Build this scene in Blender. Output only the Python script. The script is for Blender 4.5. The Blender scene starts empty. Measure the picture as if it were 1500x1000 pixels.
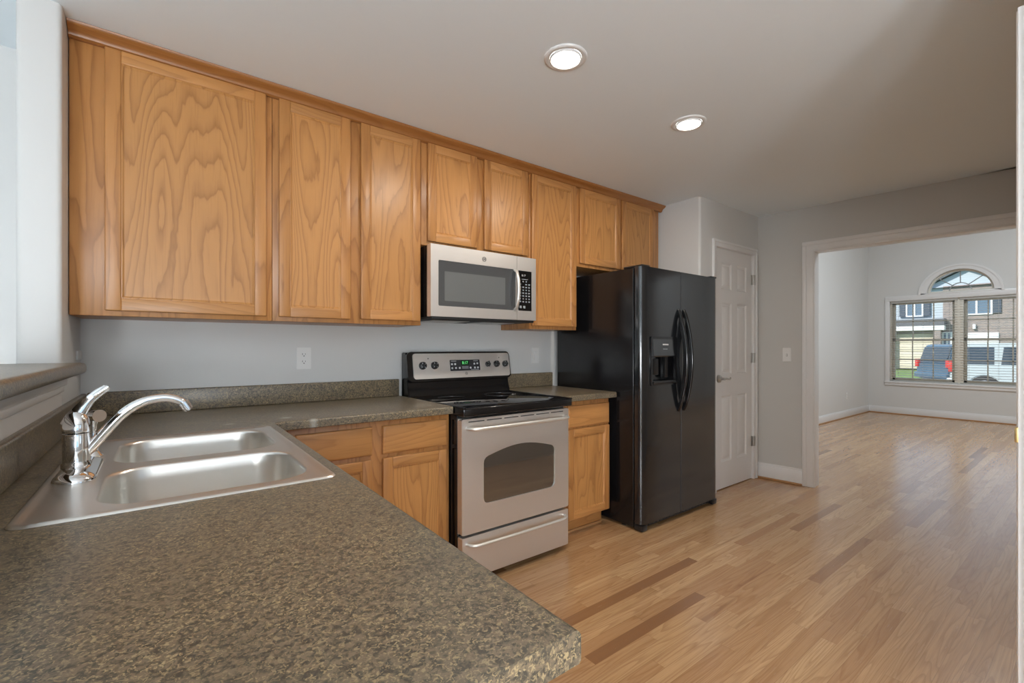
import bpy, bmesh, math, random
from mathutils import Vector, Matrix
random.seed(7)
S = bpy.context.scene
C = S.collection
PI = math.pi

# ------------------------------------------------------------------ camera
F = 672.0
YAW = math.atan2(882.0, F)                    # viewing direction measured from +x towards +y
cd = bpy.data.cameras.new('camera')
cd.sensor_width = 36.0
cd.lens = F/1500.0*36.0
cd.shift_y = 8.0/1500.0
cd.clip_start = 0.02; cd.clip_end = 500
cam = bpy.data.objects.new('camera', cd); C.objects.link(cam)
cam.location = (0, 0, 1.22)
cam.rotation_euler = (PI/2, 0, YAW-PI/2)
S.camera = cam

# ------------------------------------------------------------------ world and sun
w = bpy.data.worlds.new('world'); S.world = w; w.use_nodes = True
nt = w.node_tree; nt.nodes.clear()
wo = nt.nodes.new('ShaderNodeOutputWorld'); bg = nt.nodes.new('ShaderNodeBackground')
tc = nt.nodes.new('ShaderNodeTexCoord'); nz = nt.nodes.new('ShaderNodeTexNoise')
mp = nt.nodes.new('ShaderNodeMapping'); mp.inputs['Scale'].default_value = (1, 1, 2.5)
nz.inputs['Scale'].default_value = 3.0; nz.inputs['Detail'].default_value = 6
cr = nt.nodes.new('ShaderNodeValToRGB')
cr.color_ramp.elements[0].position = .40; cr.color_ramp.elements[0].color = (.20, .35, .52, 1)
cr.color_ramp.elements[1].position = .62; cr.color_ramp.elements[1].color = (.42, .45, .48, 1)
nt.links.new(tc.outputs['Generated'], mp.inputs[0]); nt.links.new(mp.outputs[0], nz.inputs[0])
nt.links.new(nz.outputs[0], cr.inputs[0]); nt.links.new(cr.outputs[0], bg.inputs[0])
nt.links.new(bg.outputs[0], wo.inputs[0])
bg.inputs[1].default_value = 2.2
sd = bpy.data.lights.new('sun', 'SUN'); sd.energy = 3.8; sd.angle = .01; sd.color = (1, .95, .88)
so = bpy.data.objects.new('sun', sd); C.objects.link(so)
so.rotation_euler = Vector((1.0, -.45, -.75)).to_track_quat('-Z', 'Y').to_euler()

S.view_settings.view_transform = 'Standard'
S.view_settings.look = 'None'
S.view_settings.gamma = 1
S.view_settings.use_curve_mapping = False
S.view_settings.exposure = 0.28
S.cycles.max_bounces = 10
S.cycles.diffuse_bounces = 6
S.cycles.glossy_bounces = 5
S.cycles.caustics_reflective = False
S.cycles.caustics_refractive = False
S.cycles.sample_clamp_indirect = 6
S.cycles.use_denoising = True

# ------------------------------------------------------------------ materials
def mat(name, col, rough=.5, metal=0, spec=.5, **kw):
    m = bpy.data.materials.new(name); m.use_nodes = True
    b = m.node_tree.nodes['Principled BSDF']
    b.inputs['Base Color'].default_value = (*col, 1)
    b.inputs['Roughness'].default_value = rough
    b.inputs['Metallic'].default_value = metal
    b.inputs['Specular IOR Level'].default_value = spec
    for k, v in kw.items():
        b.inputs[k.replace('_', ' ')].default_value = v
    return m
def N(m, t, **kw):
    n = m.node_tree.nodes.new('ShaderNode'+t)
    for k, v in kw.items(): setattr(n, k, v)
    return n
def L(m, a, b): m.node_tree.links.new(a, b)
def bsdf(m): return m.node_tree.nodes['Principled BSDF']
def math_(m, op, a, b=None, c=None):
    n = N(m, 'Math', operation=op)
    for i, v in enumerate((a, b, c)):
        if v is None: continue
        if isinstance(v, (int, float)): n.inputs[i].default_value = v
        else: L(m, v, n.inputs[i])
    return n.outputs[0]
def mix(m, f, a, b, mode='MIX'):
    n = N(m, 'Mix', data_type='RGBA', blend_type=mode)
    for i, v in ((0, f), (6, a), (7, b)):
        if isinstance(v, (int, float)): n.inputs[i].default_value = v
        elif isinstance(v, tuple): n.inputs[i].default_value = (*v, 1)
        else: L(m, v, n.inputs[i])
    return n.outputs[2]
def ramp(m, fac, stops):
    n = N(m, 'ValToRGB'); e = n.color_ramp.elements
    while len(e) < len(stops): e.new(.5)
    for i, (p, c) in enumerate(stops):
        e[i].position = p
        e[i].color = (*c, 1) if isinstance(c, tuple) else (c, c, c, 1)
    L(m, fac, n.inputs[0]); return n.outputs[0]
def noise(m, vec, scale=1, detail=2, rough=.5, dim='3D', w=None, dist=0):
    n = N(m, 'TexNoise', noise_dimensions=dim)
    n.inputs['Scale'].default_value = scale; n.inputs['Detail'].default_value = detail
    n.inputs['Roughness'].default_value = rough; n.inputs['Distortion'].default_value = dist
    L(m, vec, n.inputs['Vector'])
    if w is not None: L(m, w, n.inputs['W'])
    return n.outputs[0]
def mapping(m, vec, scale=(1, 1, 1), loc=(0, 0, 0), rot=(0, 0, 0)):
    n = N(m, 'Mapping'); n.inputs['Scale'].default_value = scale
    n.inputs['Location'].default_value = loc; n.inputs['Rotation'].default_value = rot
    L(m, vec, n.inputs[0]); return n.outputs[0]
def bump(m, h, strength=.1, dist=.01):
    n = N(m, 'Bump'); n.inputs['Strength'].default_value = strength; n.inputs['Distance'].default_value = dist
    L(m, h, n.inputs['Height']); L(m, n.outputs[0], bsdf(m).inputs['Normal'])

def oak(name, grain, light=(.49, .228, .072), dark=(.26, .10, .028), rough=.34, cath=1.0, freq=17):
    """oak; grain = axis index the grain runs along"""
    m = mat(name, light, rough)
    tc = N(m, 'TexCoord'); oi = N(m, 'ObjectInfo')
    rnd = math_(m, 'MULTIPLY', oi.outputs['Random'], 60)
    big = [5.2, 5.2, 5.2]; big[grain] = .72
    fine = [170, 170, 170]; fine[grain] = 6
    med = [30, 30, 30]; med[grain] = 1.3
    jag = [60, 60, 60]; jag[grain] = 16
    v1 = mapping(m, tc.outputs['Object'], big); v2 = mapping(m, tc.outputs['Object'], fine); v3 = mapping(m, tc.outputs['Object'], med)
    n1 = noise(m, v1, 1, 1.4, .45, '4D', rnd)
    wob = noise(m, v3, 1, 2, .5, '4D', rnd)
    jg = noise(m, mapping(m, tc.outputs['Object'], jag), 1, 1, .5)
    n1 = math_(m, 'ADD', n1, math_(m, 'ADD', math_(m, 'MULTIPLY', wob, .03), math_(m, 'MULTIPLY', jg, .014)))
    s = math_(m, 'FRACT', math_(m, 'MULTIPLY', n1, freq))
    line = ramp(m, s, [(0, 0.70*cath), (.12, .42*cath), (.38, .12), (.78, 0.0), (.93, .12*cath), (1, .70*cath)])
    pores = noise(m, v2, 1, 1, .6)
    pl = ramp(m, pores, [(.54, 0.0), (.72, .5)])
    streak = ramp(m, wob, [(.35, 0.0), (.75, .40)])
    c = mix(m, line, light, dark)
    c = mix(m, math_(m, 'MULTIPLY', pl, .40), c, dark)
    c = mix(m, math_(m, 'MULTIPLY', streak, .6), c, tuple(.6*a+.4*b for a, b in zip(light, dark)))
    hs = N(m, 'HueSaturation'); L(m, c, hs.inputs['Color'])
    L(m, math_(m, 'ADD', .93, math_(m, 'MULTIPLY', oi.outputs['Random'], .14)), hs.inputs['Value'])
    L(m, hs.outputs[0], bsdf(m).inputs['Base Color'])
    bump(m, pores, .06, .002)
    return m

M = {}
M['oak'] = oak('oak_vertical_grain', 2)
M['oak_panel'] = oak('oak_panel_grain', 2, light=(.54, .262, .086), dark=(.29, .12, .035), freq=22)
M['oak_h'] = oak('oak_horizontal_grain', 0, light=(.52, .25, .083), cath=.6)
M['oak_y'] = oak('oak_depth_grain', 1, cath=.6)
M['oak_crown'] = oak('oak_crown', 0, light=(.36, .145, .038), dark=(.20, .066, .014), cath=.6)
M['wall'] = mat('light_grey_wall_paint', (.66, .66, .65), .42)
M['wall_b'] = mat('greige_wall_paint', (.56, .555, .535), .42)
M['ceiling'] = mat('ceiling_paint', (.80, .87, .92), .7)
M['trim'] = mat('white_trim_paint', (.76, .76, .76), .3)
M['white_plastic'] = mat('white_plastic', (.78, .78, .77), .35)
M['slot'] = mat('dark_slot', (.06, .06, .06), .6)
for k in ('wall', 'wall_b', 'ceiling'):
    m = M[k]; t = N(m, 'TexCoord'); bump(m, noise(m, t.outputs['Object'], 260, 2), .05, .001)
M['black'] = mat('black_gloss_enamel', (.006, .006, .007), .12, 0, .5)
M['black_side'] = mat('black_textured_enamel', (.007, .007, .008), .2)
m = M['black_side']; t = N(m, 'TexCoord'); bump(m, noise(m, t.outputs['Object'], 420, 1), .12, .001)
M['fridge_front'] = mat('black_fridge_door_enamel', (.008, .0095, .012), .13, 0, .9)
m = M['fridge_front']; t = N(m, 'TexCoord'); bump(m, noise(m, t.outputs['Object'], 500, 1), .05, .0006)
M['black_plastic'] = mat('black_plastic', (.012, .012, .013), .3)
M['gasket'] = mat('dark_gasket', (.02, .02, .02), .6)
M['glass_black'] = mat('black_glass', (.004, .004, .005), .03, 0, .6)
M['oven_glass'] = mat('dark_mirror_oven_glass', (.26, .25, .23), .05, .85)
M['mw_glass'] = mat('microwave_door_glass', (.10, .105, .11), .12, .35)
M['mw_screen'] = mat('microwave_screen_mesh', (.22, .235, .24), .22, .5)
def steel(name, col, rough, axis, an=.5):
    m = mat(name, col, rough, .82)
    t = N(m, 'TexCoord'); sc = [700, 700, 700]; sc[axis] = 4
    n = noise(m, mapping(m, t.outputs['Object'], sc), 1, 1)
    L(m, math_(m, 'ADD', rough-.05, math_(m, 'MULTIPLY', n, .10)), bsdf(m).inputs['Roughness'])
    if an: bump(m, n, .05, .0006)
    return m
M['steel'] = steel('brushed_stainless_steel', (.80, .78, .76), .38, 0)
M['steel_sink'] = mat('satin_sink_steel', (.78, .76, .72), .30, 1.0)
M['steel_handle'] = mat('satin_handle_steel', (.78, .76, .72), .38, .75)
M['chrome'] = mat('polished_chrome', (.86, .86, .87), .04, 1.0)
M['nickel'] = mat('satin_nickel', (.50, .49, .47), .3, 1.0)
M['brass'] = mat('brass', (.62, .45, .2), .35, .8)
M['shoe'] = mat('stained_shoe_moulding', (.42, .22, .09), .4)
M['print'] = mat('pale_printed_marks', (.62, .64, .66), .5)
M['print_dim'] = mat('dim_printed_marks', (.28, .31, .33), .5)
M['led'] = mat('green_digits', (.02, .1, .03), .5, Emission_Color=(.15, .85, .25, 1), Emission_Strength=1.0)
M['led_bg'] = mat('display_window', (.004, .035, .010), .2)
M['disp'] = mat('display_panel', (.035, .036, .042), .25)
M['lens'] = mat('lamp_lens', (.9, .9, .9), .4, Emission_Color=(1, .93, .82, 1), Emission_Strength=9.0)
M['vinyl'] = mat('window_vinyl', (.74, .71, .63), .4)
M['slat'] = mat('blind_slat', (.80, .80, .78), .45)
m = M['slat']; tl = N(m, 'BsdfTranslucent'); tl.inputs[0].default_value = (.8, .8, .78, 1); ms_ = N(m, 'MixShader'); ms_.inputs[0].default_value = .45
L(m, bsdf(m).outputs[0], ms_.inputs[1]); L(m, tl.outputs[0], ms_.inputs[2]); L(m, ms_.outputs[0], m.node_tree.nodes['Material Output'].inputs[0])
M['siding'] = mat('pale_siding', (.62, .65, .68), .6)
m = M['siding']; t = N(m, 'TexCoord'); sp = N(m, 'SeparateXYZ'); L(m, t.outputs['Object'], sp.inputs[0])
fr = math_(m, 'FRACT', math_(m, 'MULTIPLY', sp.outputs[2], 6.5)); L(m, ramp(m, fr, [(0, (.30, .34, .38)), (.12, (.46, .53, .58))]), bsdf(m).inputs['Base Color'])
M['brick'] = mat('grey_brown_brick', (.3, .24, .22), .8)
m = M['brick']; t = N(m, 'TexCoord'); bt = N(m, 'TexBrick'); sp = N(m, 'SeparateXYZ'); cb = N(m, 'CombineXYZ')
L(m, t.outputs['Object'], sp.inputs[0]); L(m, sp.outputs[1], cb.inputs[0]); L(m, sp.outputs[2], cb.inputs[1]); L(m, cb.outputs[0], bt.inputs[0])
bt.inputs['Scale'].default_value = 3.2; bt.inputs['Color1'].default_value = (.30, .23, .20, 1); bt.inputs['Color2'].default_value = (.20, .17, .165, 1); bt.inputs['Mortar'].default_value = (.42, .40, .38, 1)
L(m, bt.outputs[0], bsdf(m).inputs['Base Color'])
M['roof'] = mat('grey_shingle', (.13, .135, .15), .9)
M['ext_trim'] = mat('exterior_white_trim', (.75, .76, .77), .6)
M['cream'] = mat('cream_garage_door', (.66, .60, .48), .6)
M['shutter'] = mat('dark_shutter', (.06, .08, .11), .6)
M['ext_glass'] = mat('exterior_glass', (.16, .22, .28), .1, .3)
M['car_dark'] = mat('dark_blue_car_paint', (.10, .16, .22), .2, .3)
M['car_white'] = mat('pale_silver_car_paint', (.48, .54, .54), .2, .1)
M['car_glass'] = mat('car_glass', (.05, .07, .09), .05, .2)
M['tyre'] = mat('tyre_rubber', (.03, .03, .03), .8)
M['rim'] = mat('wheel_rim', (.5, .5, .52), .3, .9)
M['red_lamp'] = mat('red_tail_lamp', (.6, .04, .03), .3)
M['asphalt'] = mat('pale_asphalt', (.28, .28, .28), .9)
M['concrete'] = mat('concrete', (.55, .54, .5), .9)
M['grass'] = mat('lawn_grass', (.12, .22, .05), .9)
m = M['grass']; t = N(m, 'TexCoord'); L(m, ramp(m, noise(m, t.outputs['Object'], 6, 4), [(.3, (.07, .15, .03)), (.7, (.24, .32, .10))]), bsdf(m).inputs['Base Color'])
M['mulch'] = mat('mulch', (.16, .09, .05), .9)
M['shrub'] = mat('shrub_leaves', (.07, .14, .04), .8)
M['glass'] = mat('window_glass', (1, 1, 1), 0)
m = M['glass']; m.node_tree.nodes.clear()
o_ = N(m, 'OutputMaterial'); tr = N(m, 'BsdfTransparent'); gl = N(m, 'BsdfGlossy'); gl.inputs['Roughness'].default_value = .02
fz = N(m, 'Fresnel'); fz.inputs[0].default_value = 1.35; mx = N(m, 'MixShader')
L(m, fz.outputs[0], mx.inputs[0]); L(m, tr.outputs[0], mx.inputs[1]); L(m, gl.outputs[0], mx.inputs[2]); L(m, mx.outputs[0], o_.inputs[0])

# laminate worktop: dark olive ground, tan flecks, a few worn pale spots
def laminate(name, ground, mid, tan, rough, worn=()):
    m = mat(name, ground, rough, 0, .55)
    t = N(m, 'TexCoord'); v = t.outputs['Object']
    a = noise(m, v, 115, 3, .62, dist=.6)
    b = noise(m, mapping(m, v, loc=(3.1, 1.7, .4)), 185, 2, .6, dist=1.2)
    c_ = noise(m, mapping(m, v, loc=(7, 2, 1)), 14, 3, .6)
    vo = N(m, 'TexVoronoi'); vo.inputs['Scale'].default_value = 210; L(m, v, vo.inputs['Vector'])
    c = mix(m, ramp(m, a, [(.40, 0.0), (.60, 1.0)]), ground, mid)
    f = math_(m, 'MULTIPLY', ramp(m, b, [(.52, 0.0), (.64, 1.0)]), ramp(m, c_, [(.3, .35), (.6, 1.0)]))
    c = mix(m, f, c, tan)
    c = mix(m, math_(m, 'MULTIPLY', ramp(m, vo.outputs['Distance'], [(.0, 1.0), (.22, 0.0)]), .45), c, (.025, .025, .022))
    for (x, y, r, k) in worn:
        sub = N(m, 'VectorMath', operation='SUBTRACT'); L(m, v, sub.inputs[0]); sub.inputs[1].default_value = (x, y, 0)
        sc = N(m, 'VectorMath', operation='MULTIPLY'); L(m, sub.outputs[0], sc.inputs[0]); sc.inputs[1].default_value = (1, 1, 0)
        ln = N(m, 'VectorMath', operation='LENGTH'); L(m, sc.outputs[0], ln.inputs[0])
        d = math_(m, 'ADD', math_(m, 'DIVIDE', ln.outputs['Value'], r), math_(m, 'MULTIPLY', math_(m, 'SUBTRACT', a, .5), 1.6))
        c = mix(m, math_(m, 'MULTIPLY', ramp(m, d, [(.25, 1.0), (1.0, 0.0)]), k), c, (.42, .42, .38))
    L(m, c, bsdf(m).inputs['Base Color'])
    L(m, math_(m, 'ADD', rough-.04, math_(m, 'MULTIPLY', a, .10)), bsdf(m).inputs['Roughness'])
    bump(m, noise(m, v, 320, 2), .10, .0006)
    return m
WORN = ((0.224, 0.672, 0.03, 0.85), (0.311, 0.566, 0.02, 0.7), (0.01, 0.627, 0.026, 0.8))
M['laminate'] = laminate('speckled_laminate', (.062, .058, .047), (.185, .145, .098), (.36, .28, .155), .30,
                         worn=WORN)
M['seam'] = mat('seam_line', (.30, .28, .2), .5)

# oak strip floor, boards along x
def floor_mat():
    m = mat('oak_strip_floor', (.6, .38, .2), .2, 0, .5)
    t = N(m, 'TexCoord'); sp = N(m, 'SeparateXYZ'); L(m, t.outputs['Object'], sp.inputs[0])
    X, Y = sp.outputs[0], sp.outputs[1]
    W = .0575
    yr = math_(m, 'DIVIDE', Y, W); row = math_(m, 'FLOOR', yr); fy = math_(m, 'FRACT', yr)
    wn = N(m, 'TexWhiteNoise', noise_dimensions='1D'); L(m, row, wn.inputs['W'])
    ln = math_(m, 'ADD', .55, math_(m, 'MULTIPLY', wn.outputs['Value'], .75))
    off = math_(m, 'MULTIPLY', wn.outputs['Value'], 13.7)
    xr = math_(m, 'ADD', math_(m, 'DIVIDE', X, ln), off); col = math_(m, 'FLOOR', xr); fx = math_(m, 'FRACT', xr)
    cb = N(m, 'CombineXYZ'); L(m, row, cb.inputs[0]); L(m, col, cb.inputs[1])
    w2 = N(m, 'TexWhiteNoise', noise_dimensions='2D'); L(m, cb.outputs[0], w2.inputs['Vector'])
    r = w2.outputs['Value']
    base = ramp(m, r, [(0, (.62, .40, .21)), (.22, (.47, .27, .13)), (.45, (.55, .34, .17)), (.65, (.43, .235, .11)), (.88, (.58, .36, .185)), (.965, (.38, .20, .09)), (.995, (.22, .11, .055))])
    seed = math_(m, 'MULTIPLY', r, 90)
    g = noise(m, mapping(m, t.outputs['Object'], (.95, 15, 1)), 1, 1.2, .5, '4D', seed)
    s = math_(m, 'FRACT', math_(m, 'MULTIPLY', g, 15))
    ring = ramp(m, s, [(0, 0.0), (.5, .1), (.9, .7), (1, 0.0)])
    por = noise(m, mapping(m, t.outputs['Object'], (9, 330, 1)), 1, 1, .6)
    c = mix(m, math_(m, 'MULTIPLY', ring, .62), base, (.27, .125, .05))
    c = mix(m, math_(m, 'MULTIPLY', ramp(m, por, [(.5, 0.0), (.72, 1.0)]), .30), c, (.26, .13, .06))
    st_ = noise(m, mapping(m, t.outputs['Object'], (1.6, 95, 1)), 1, 2, .6, '4D', seed)
    c = mix(m, math_(m, 'MULTIPLY', ramp(m, st_, [(.42, 0.0), (.70, 1.0)]), .38), c, (.30, .145, .06))
    # mineral streaks
    ms = noise(m, mapping(m, t.outputs['Object'], (1.1, 22, 1), (4, 3, 0)), 1, 1, .5, '4D', seed)
    c = mix(m, math_(m, 'MULTIPLY', ramp(m, ms, [(.66, 0.0), (.76, 1.0)]), .55), c, (.20, .09, .035))
    ey = math_(m, 'MINIMUM', fy, math_(m, 'SUBTRACT', 1, fy)); ex = math_(m, 'MULTIPLY', math_(m, 'MINIMUM', fx, math_(m, 'SUBTRACT', 1, fx)), math_(m, 'DIVIDE', ln, W))
    e = math_(m, 'MINIMUM', ey, ex)
    c = mix(m, ramp(m, e, [(0.0, .55), (.018, 0.0)]), c, (.16, .07, .03))
    L(m, c, bsdf(m).inputs['Base Color'])
    wav = noise(m, mapping(m, t.outputs['Object'], (3, 22, 1)), 1, 2)
    h = math_(m, 'ADD', math_(m, 'MULTIPLY', ring, .25), math_(m, 'ADD', math_(m, 'MULTIPLY', wav, .8), math_(m, 'MULTIPLY', r, .5)))
    bump(m, h, .10, .004)
    L(m, math_(m, 'ADD', .20, math_(m, 'MULTIPLY', por, .10)), bsdf(m).inputs['Roughness'])
    bsdf(m).inputs['Coat Weight'].default_value = .45; bsdf(m).inputs['Coat Roughness'].default_value = .22
    return m
M['floor'] = floor_mat()

# ------------------------------------------------------------------ geometry helpers
def B(): return bmesh.new()
def box(bm, x0, x1, y0, y1, z0, z1, b=0, seg=2, mx=None):
    if x0 > x1: x0, x1 = x1, x0
    if y0 > y1: y0, y1 = y1, y0
    if z0 > z1: z0, z1 = z1, z0
    t = bmesh.new()
    r = bmesh.ops.create_cube(t, size=1)
    for v in t.verts:
        v.co = Vector((x0+(v.co.x+.5)*(x1-x0), y0+(v.co.y+.5)*(y1-y0), z0+(v.co.z+.5)*(z1-z0)))
    if b:
        b = min(b, .49*min(x1-x0, y1-y0, z1-z0))
        bmesh.ops.bevel(t, geom=t.edges[:], offset=b, segments=seg, affect='EDGES', profile=.5)
    if mx is not None: bmesh.ops.transform(t, matrix=mx, verts=t.verts)
    join(bm, t)
def join(bm, t):
    me = bpy.data.meshes.new('tmp'); t.to_mesh(me); t.free(); bm.from_mesh(me); bpy.data.meshes.remove(me)
def tube(bm, pts, r, n=12, sx=1, sy=1, cap=True):
    """swept tube; r a number or list; sx/sy flatten the section"""
    pts = [Vector(p) for p in pts]; k = len(pts)
    rs = r if isinstance(r, (list, tuple)) else [r]*k
    tan = []
    for i in range(k):
        a = pts[max(i-1, 0)]; c = pts[min(i+1, k-1)]; tan.append((c-a).normalized())
    up = Vector((0, 0, 1)) if abs(tan[0].z) < .9 else Vector((0, 1, 0))
    u = tan[0].cross(up).normalized(); rings = []
    for i in range(k):
        u = (u-tan[i]*u.dot(tan[i])).normalized(); v = tan[i].cross(u)
        rings.append([bm.verts.new(pts[i]+u*math.cos(2*PI*j/n)*rs[i]*sx+v*math.sin(2*PI*j/n)*rs[i]*sy) for j in range(n)])
    for i in range(k-1):
        for j in range(n):
            bm.faces.new((rings[i][j], rings[i][(j+1) % n], rings[i+1][(j+1) % n], rings[i+1][j]))
    if cap:
        bm.faces.new(rings[0][::-1]); bm.faces.new(rings[-1])
def cyl(bm, p0, p1, r0, r1=None, n=28): tube(bm, [p0, p1], [r0, r0 if r1 is None else r1], n)
def lathe(bm, prof, c, axis='z', n=36, cap=True):
    c = Vector(c); rings = []
    for (r, h) in prof:
        ring = []
        for j in range(n):
            a = 2*PI*j/n; p, q = r*math.cos(a), r*math.sin(a)
            d = {'z': (p, q, h), 'y': (p, h, q), 'x': (h, p, q)}[axis]
            ring.append(bm.verts.new(c+Vector(d)))
        rings.append(ring)
    for i in range(len(rings)-1):
        for j in range(n):
            bm.faces.new((rings[i][j], rings[i][(j+1) % n], rings[i+1][(j+1) % n], rings[i+1][j]))
    if cap:
        bm.faces.new(rings[0]); bm.faces.new(rings[-1])
def prism(bm, poly, axis, a0, a1, b=0, seg=2, mx=None):
    """poly in the two other axes (order x,y,z kept), extruded along axis"""
    t = bmesh.new()
    def P(p, a):
        return {'x': (a, p[0], p[1]), 'y': (p[0], a, p[1]), 'z': (p[0], p[1], a)}[axis]
    v0 = [t.verts.new(P(p, a0)) for p in poly]; v1 = [t.verts.new(P(p, a1)) for p in poly]
    n = len(poly)
    t.faces.new(v0); t.faces.new(v1[::-1])
    for i in range(n): t.faces.new((v0[i], v0[(i+1) % n], v1[(i+1) % n], v1[i]))
    bmesh.ops.recalc_face_normals(t, faces=t.faces)
    if b: bmesh.ops.bevel(t, geom=[e for e in t.edges if e.calc_face_angle(0) > .5], offset=b, segments=seg, affect='EDGES')
    if mx is not None: bmesh.ops.transform(t, matrix=mx, verts=t.verts)
    join(bm, t)
def rrect(x0, x1, y0, y1, r, n=8):
    out = []
    for (cx, cy, a0) in ((x1-r, y1-r, 0), (x0+r, y1-r, 90), (x0+r, y0+r, 180), (x1-r, y0+r, 270)):
        for i in range(n+1):
            a = math.radians(a0+90*i/n); out.append((cx+r*math.cos(a), cy+r*math.sin(a)))
    return out
def plate(bm, outer, holes, P, w0, w1, walls=True):
    """flat plate with holes; P(u,v,w) -> 3d"""
    for w in (w0, w1):
        es = []
        for lp in [outer]+holes:
            vs = [bm.verts.new(P(u, v, w)) for (u, v) in lp]
            es += [bm.edges.new((vs[i], vs[(i+1) % len(vs)])) for i in range(len(vs))]
        bmesh.ops.triangle_fill(bm, use_beauty=True, edges=es)
        if w0 == w1: return
    if walls:
        for lp in [outer]+holes:
            a = [bm.verts.new(P(u, v, w0)) for (u, v) in lp]; b = [bm.verts.new(P(u, v, w1)) for (u, v) in lp]
            for i in range(len(lp)):
                j = (i+1) % len(lp); bm.faces.new((a[i], a[j], b[j], b[i]))
PY = lambda u, v, w_: Vector((u, w_, v))      # plate in xz
PX = lambda u, v, w_: Vector((w_, u, v))      # plate in yz
PZ = lambda u, v, w_: Vector((u, v, w_))

ORG = {}
def obj(name, bm, m, parent=None, smooth=35):
    bmesh.ops.remove_doubles(bm, verts=bm.verts, dist=1e-5)
    bmesh.ops.recalc_face_normals(bm, faces=bm.faces)
    if parent is not None: bmesh.ops.translate(bm, vec=-ORG[parent.name], verts=bm.verts)
    me = bpy.data.meshes.new(name); bm.to_mesh(me); bm.free()
    o = bpy.data.objects.new(name, me); C.objects.link(o)
    me.materials.append(M[m] if isinstance(m, str) else m)
    if smooth:
        me.shade_smooth(); me.set_sharp_from_angle(angle=math.radians(smooth))
    if parent is not None: o.parent = parent; ORG[o.name] = ORG[parent.name]
    else: ORG[o.name] = Vector((0, 0, 0))
    return o
def tag(o, label, cat, group=None, kind=None):
    if label: o['label'] = label
    if cat: o['category'] = cat
    if group: o['group'] = group
    if kind: o['kind'] = kind
    return o
def thing(name, loc, label, cat, group=None, rotz=0):
    o = bpy.data.objects.new(name, None); C.objects.link(o); o.location = loc; o.rotation_euler = (0, 0, rotz)
    o.empty_display_size = .1
    ORG[o.name] = Vector(loc)
    return tag(o, label, cat, group)
def struct(name, bm, m, parent=None, smooth=35):
    o = obj(name, bm, m, parent, smooth)
    if parent is None: o['kind'] = 'structure'
    return o
def sempty(name, loc=(0, 0, 0), rotz=0):
    o = bpy.data.objects.new(name, None); C.objects.link(o); o.location = loc; o.rotation_euler = (0, 0, rotz)
    ORG[o.name] = Vector(loc); o['kind'] = 'structure'; o.empty_display_size = .1; return o
def text(name, s, size, m, parent, mx, ext=.0004):
    cu = bpy.data.curves.new('t', 'FONT'); cu.body = s; cu.size = size; cu.extrude = ext; cu.align_x = 'CENTER'; cu.align_y = 'CENTER'
    t = bpy.data.objects.new('t', cu); C.objects.link(t)
    dg = bpy.context.evaluated_depsgraph_get(); me = bpy.data.meshes.new_from_object(t.evaluated_get(dg))
    bpy.data.objects.remove(t); bpy.data.curves.remove(cu)
    bm = B(); bm.from_mesh(me); bpy.data.meshes.remove(me)
    bmesh.ops.transform(bm, matrix=mx, verts=bm.verts)
    return obj(name, bm, m, parent, 0)
FACE_Y = Matrix.Rotation(PI/2, 4, 'X')        # text reading from -y side
def copy_tree(o, parent=None):
    c = o.copy(); C.objects.link(c); c.parent = parent
    for ch in list(o.children): copy_tree(ch, c)
    return c

# ------------------------------------------------------------------ room shell
bm = B(); box(bm, -5.1, 10.75, -3.7, 4.2, -.12, 0); struct('floor', bm, 'floor')
bm = B(); prism(bm, [(-5.1, -3.7), (5.16, -3.7), (4.72, 1.0), (4.60, 2.95), (-5.1, 2.95)], 'z', 2.44, 2.56); struct('ceiling', bm, 'ceiling')
bm = B(); box(bm, 4.60, 10.8, -1.9, 3.0, 3.95, 4.05); o = struct('ceiling_far_room', bm, 'ceiling')
YW = 2.73
bm = B(); box(bm, -5.1, 3.46, YW, YW+.12, 0, 2.44); struct('wall_back', bm, 'wall')
# pantry closet wall: bullnose corner block
bm = B(); prism(bm, [(3.46, 2.95), (3.46, 2.05)]+[(3.48-.02*math.cos(a*PI/12), 2.05-.02*math.sin(a*PI/12)) for a in range(1, 7)]+[(3.69, 2.03), (3.69, 2.95)], 'z', 0, 2.44)
box(bm, 3.69, 4.352, 2.03, 2.15, 2.068, 2.44); box(bm, 4.352, 4.60, 2.03, 2.95, 0, 2.44); box(bm, 3.69, 4.352, 2.80, 2.95, 0, 2.44)
struct('wall_pantry', bm, 'wall')
# doorway wall: local frame, runs from P0 to P1
P0 = Vector((4.445, 2.03, 0)); P1 = Vector((4.62, .44, 0)); ang = math.atan2(P1.y-P0.y, P1.x-P0.x)
DW = Matrix.Translation(P0) @ Matrix.Rotation(ang, 4, 'Z')      # local x along the wall, local +y = far side
T0, T1 = .447, 1.86
bm = B()
plate(bm, [(0, 0), (T0, 0), (T0, 2.065), (T1, 2.065), (T1, 0), (5.74, 0), (5.74, 2.46), (0, 2.46)], [], PY, 0, .125)
bmesh.ops.transform(bm, matrix=DW, verts=bm.verts)
struct('wall_doorway', bm, 'wall_b', None, 0)
# upper wall above the kitchen ceiling on the far room's side
bm = B(); box(bm, 4.60, 4.74, -1.9, 2.95, 2.44, 3.95); struct('wall_far_upper', bm, 'wall')
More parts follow.
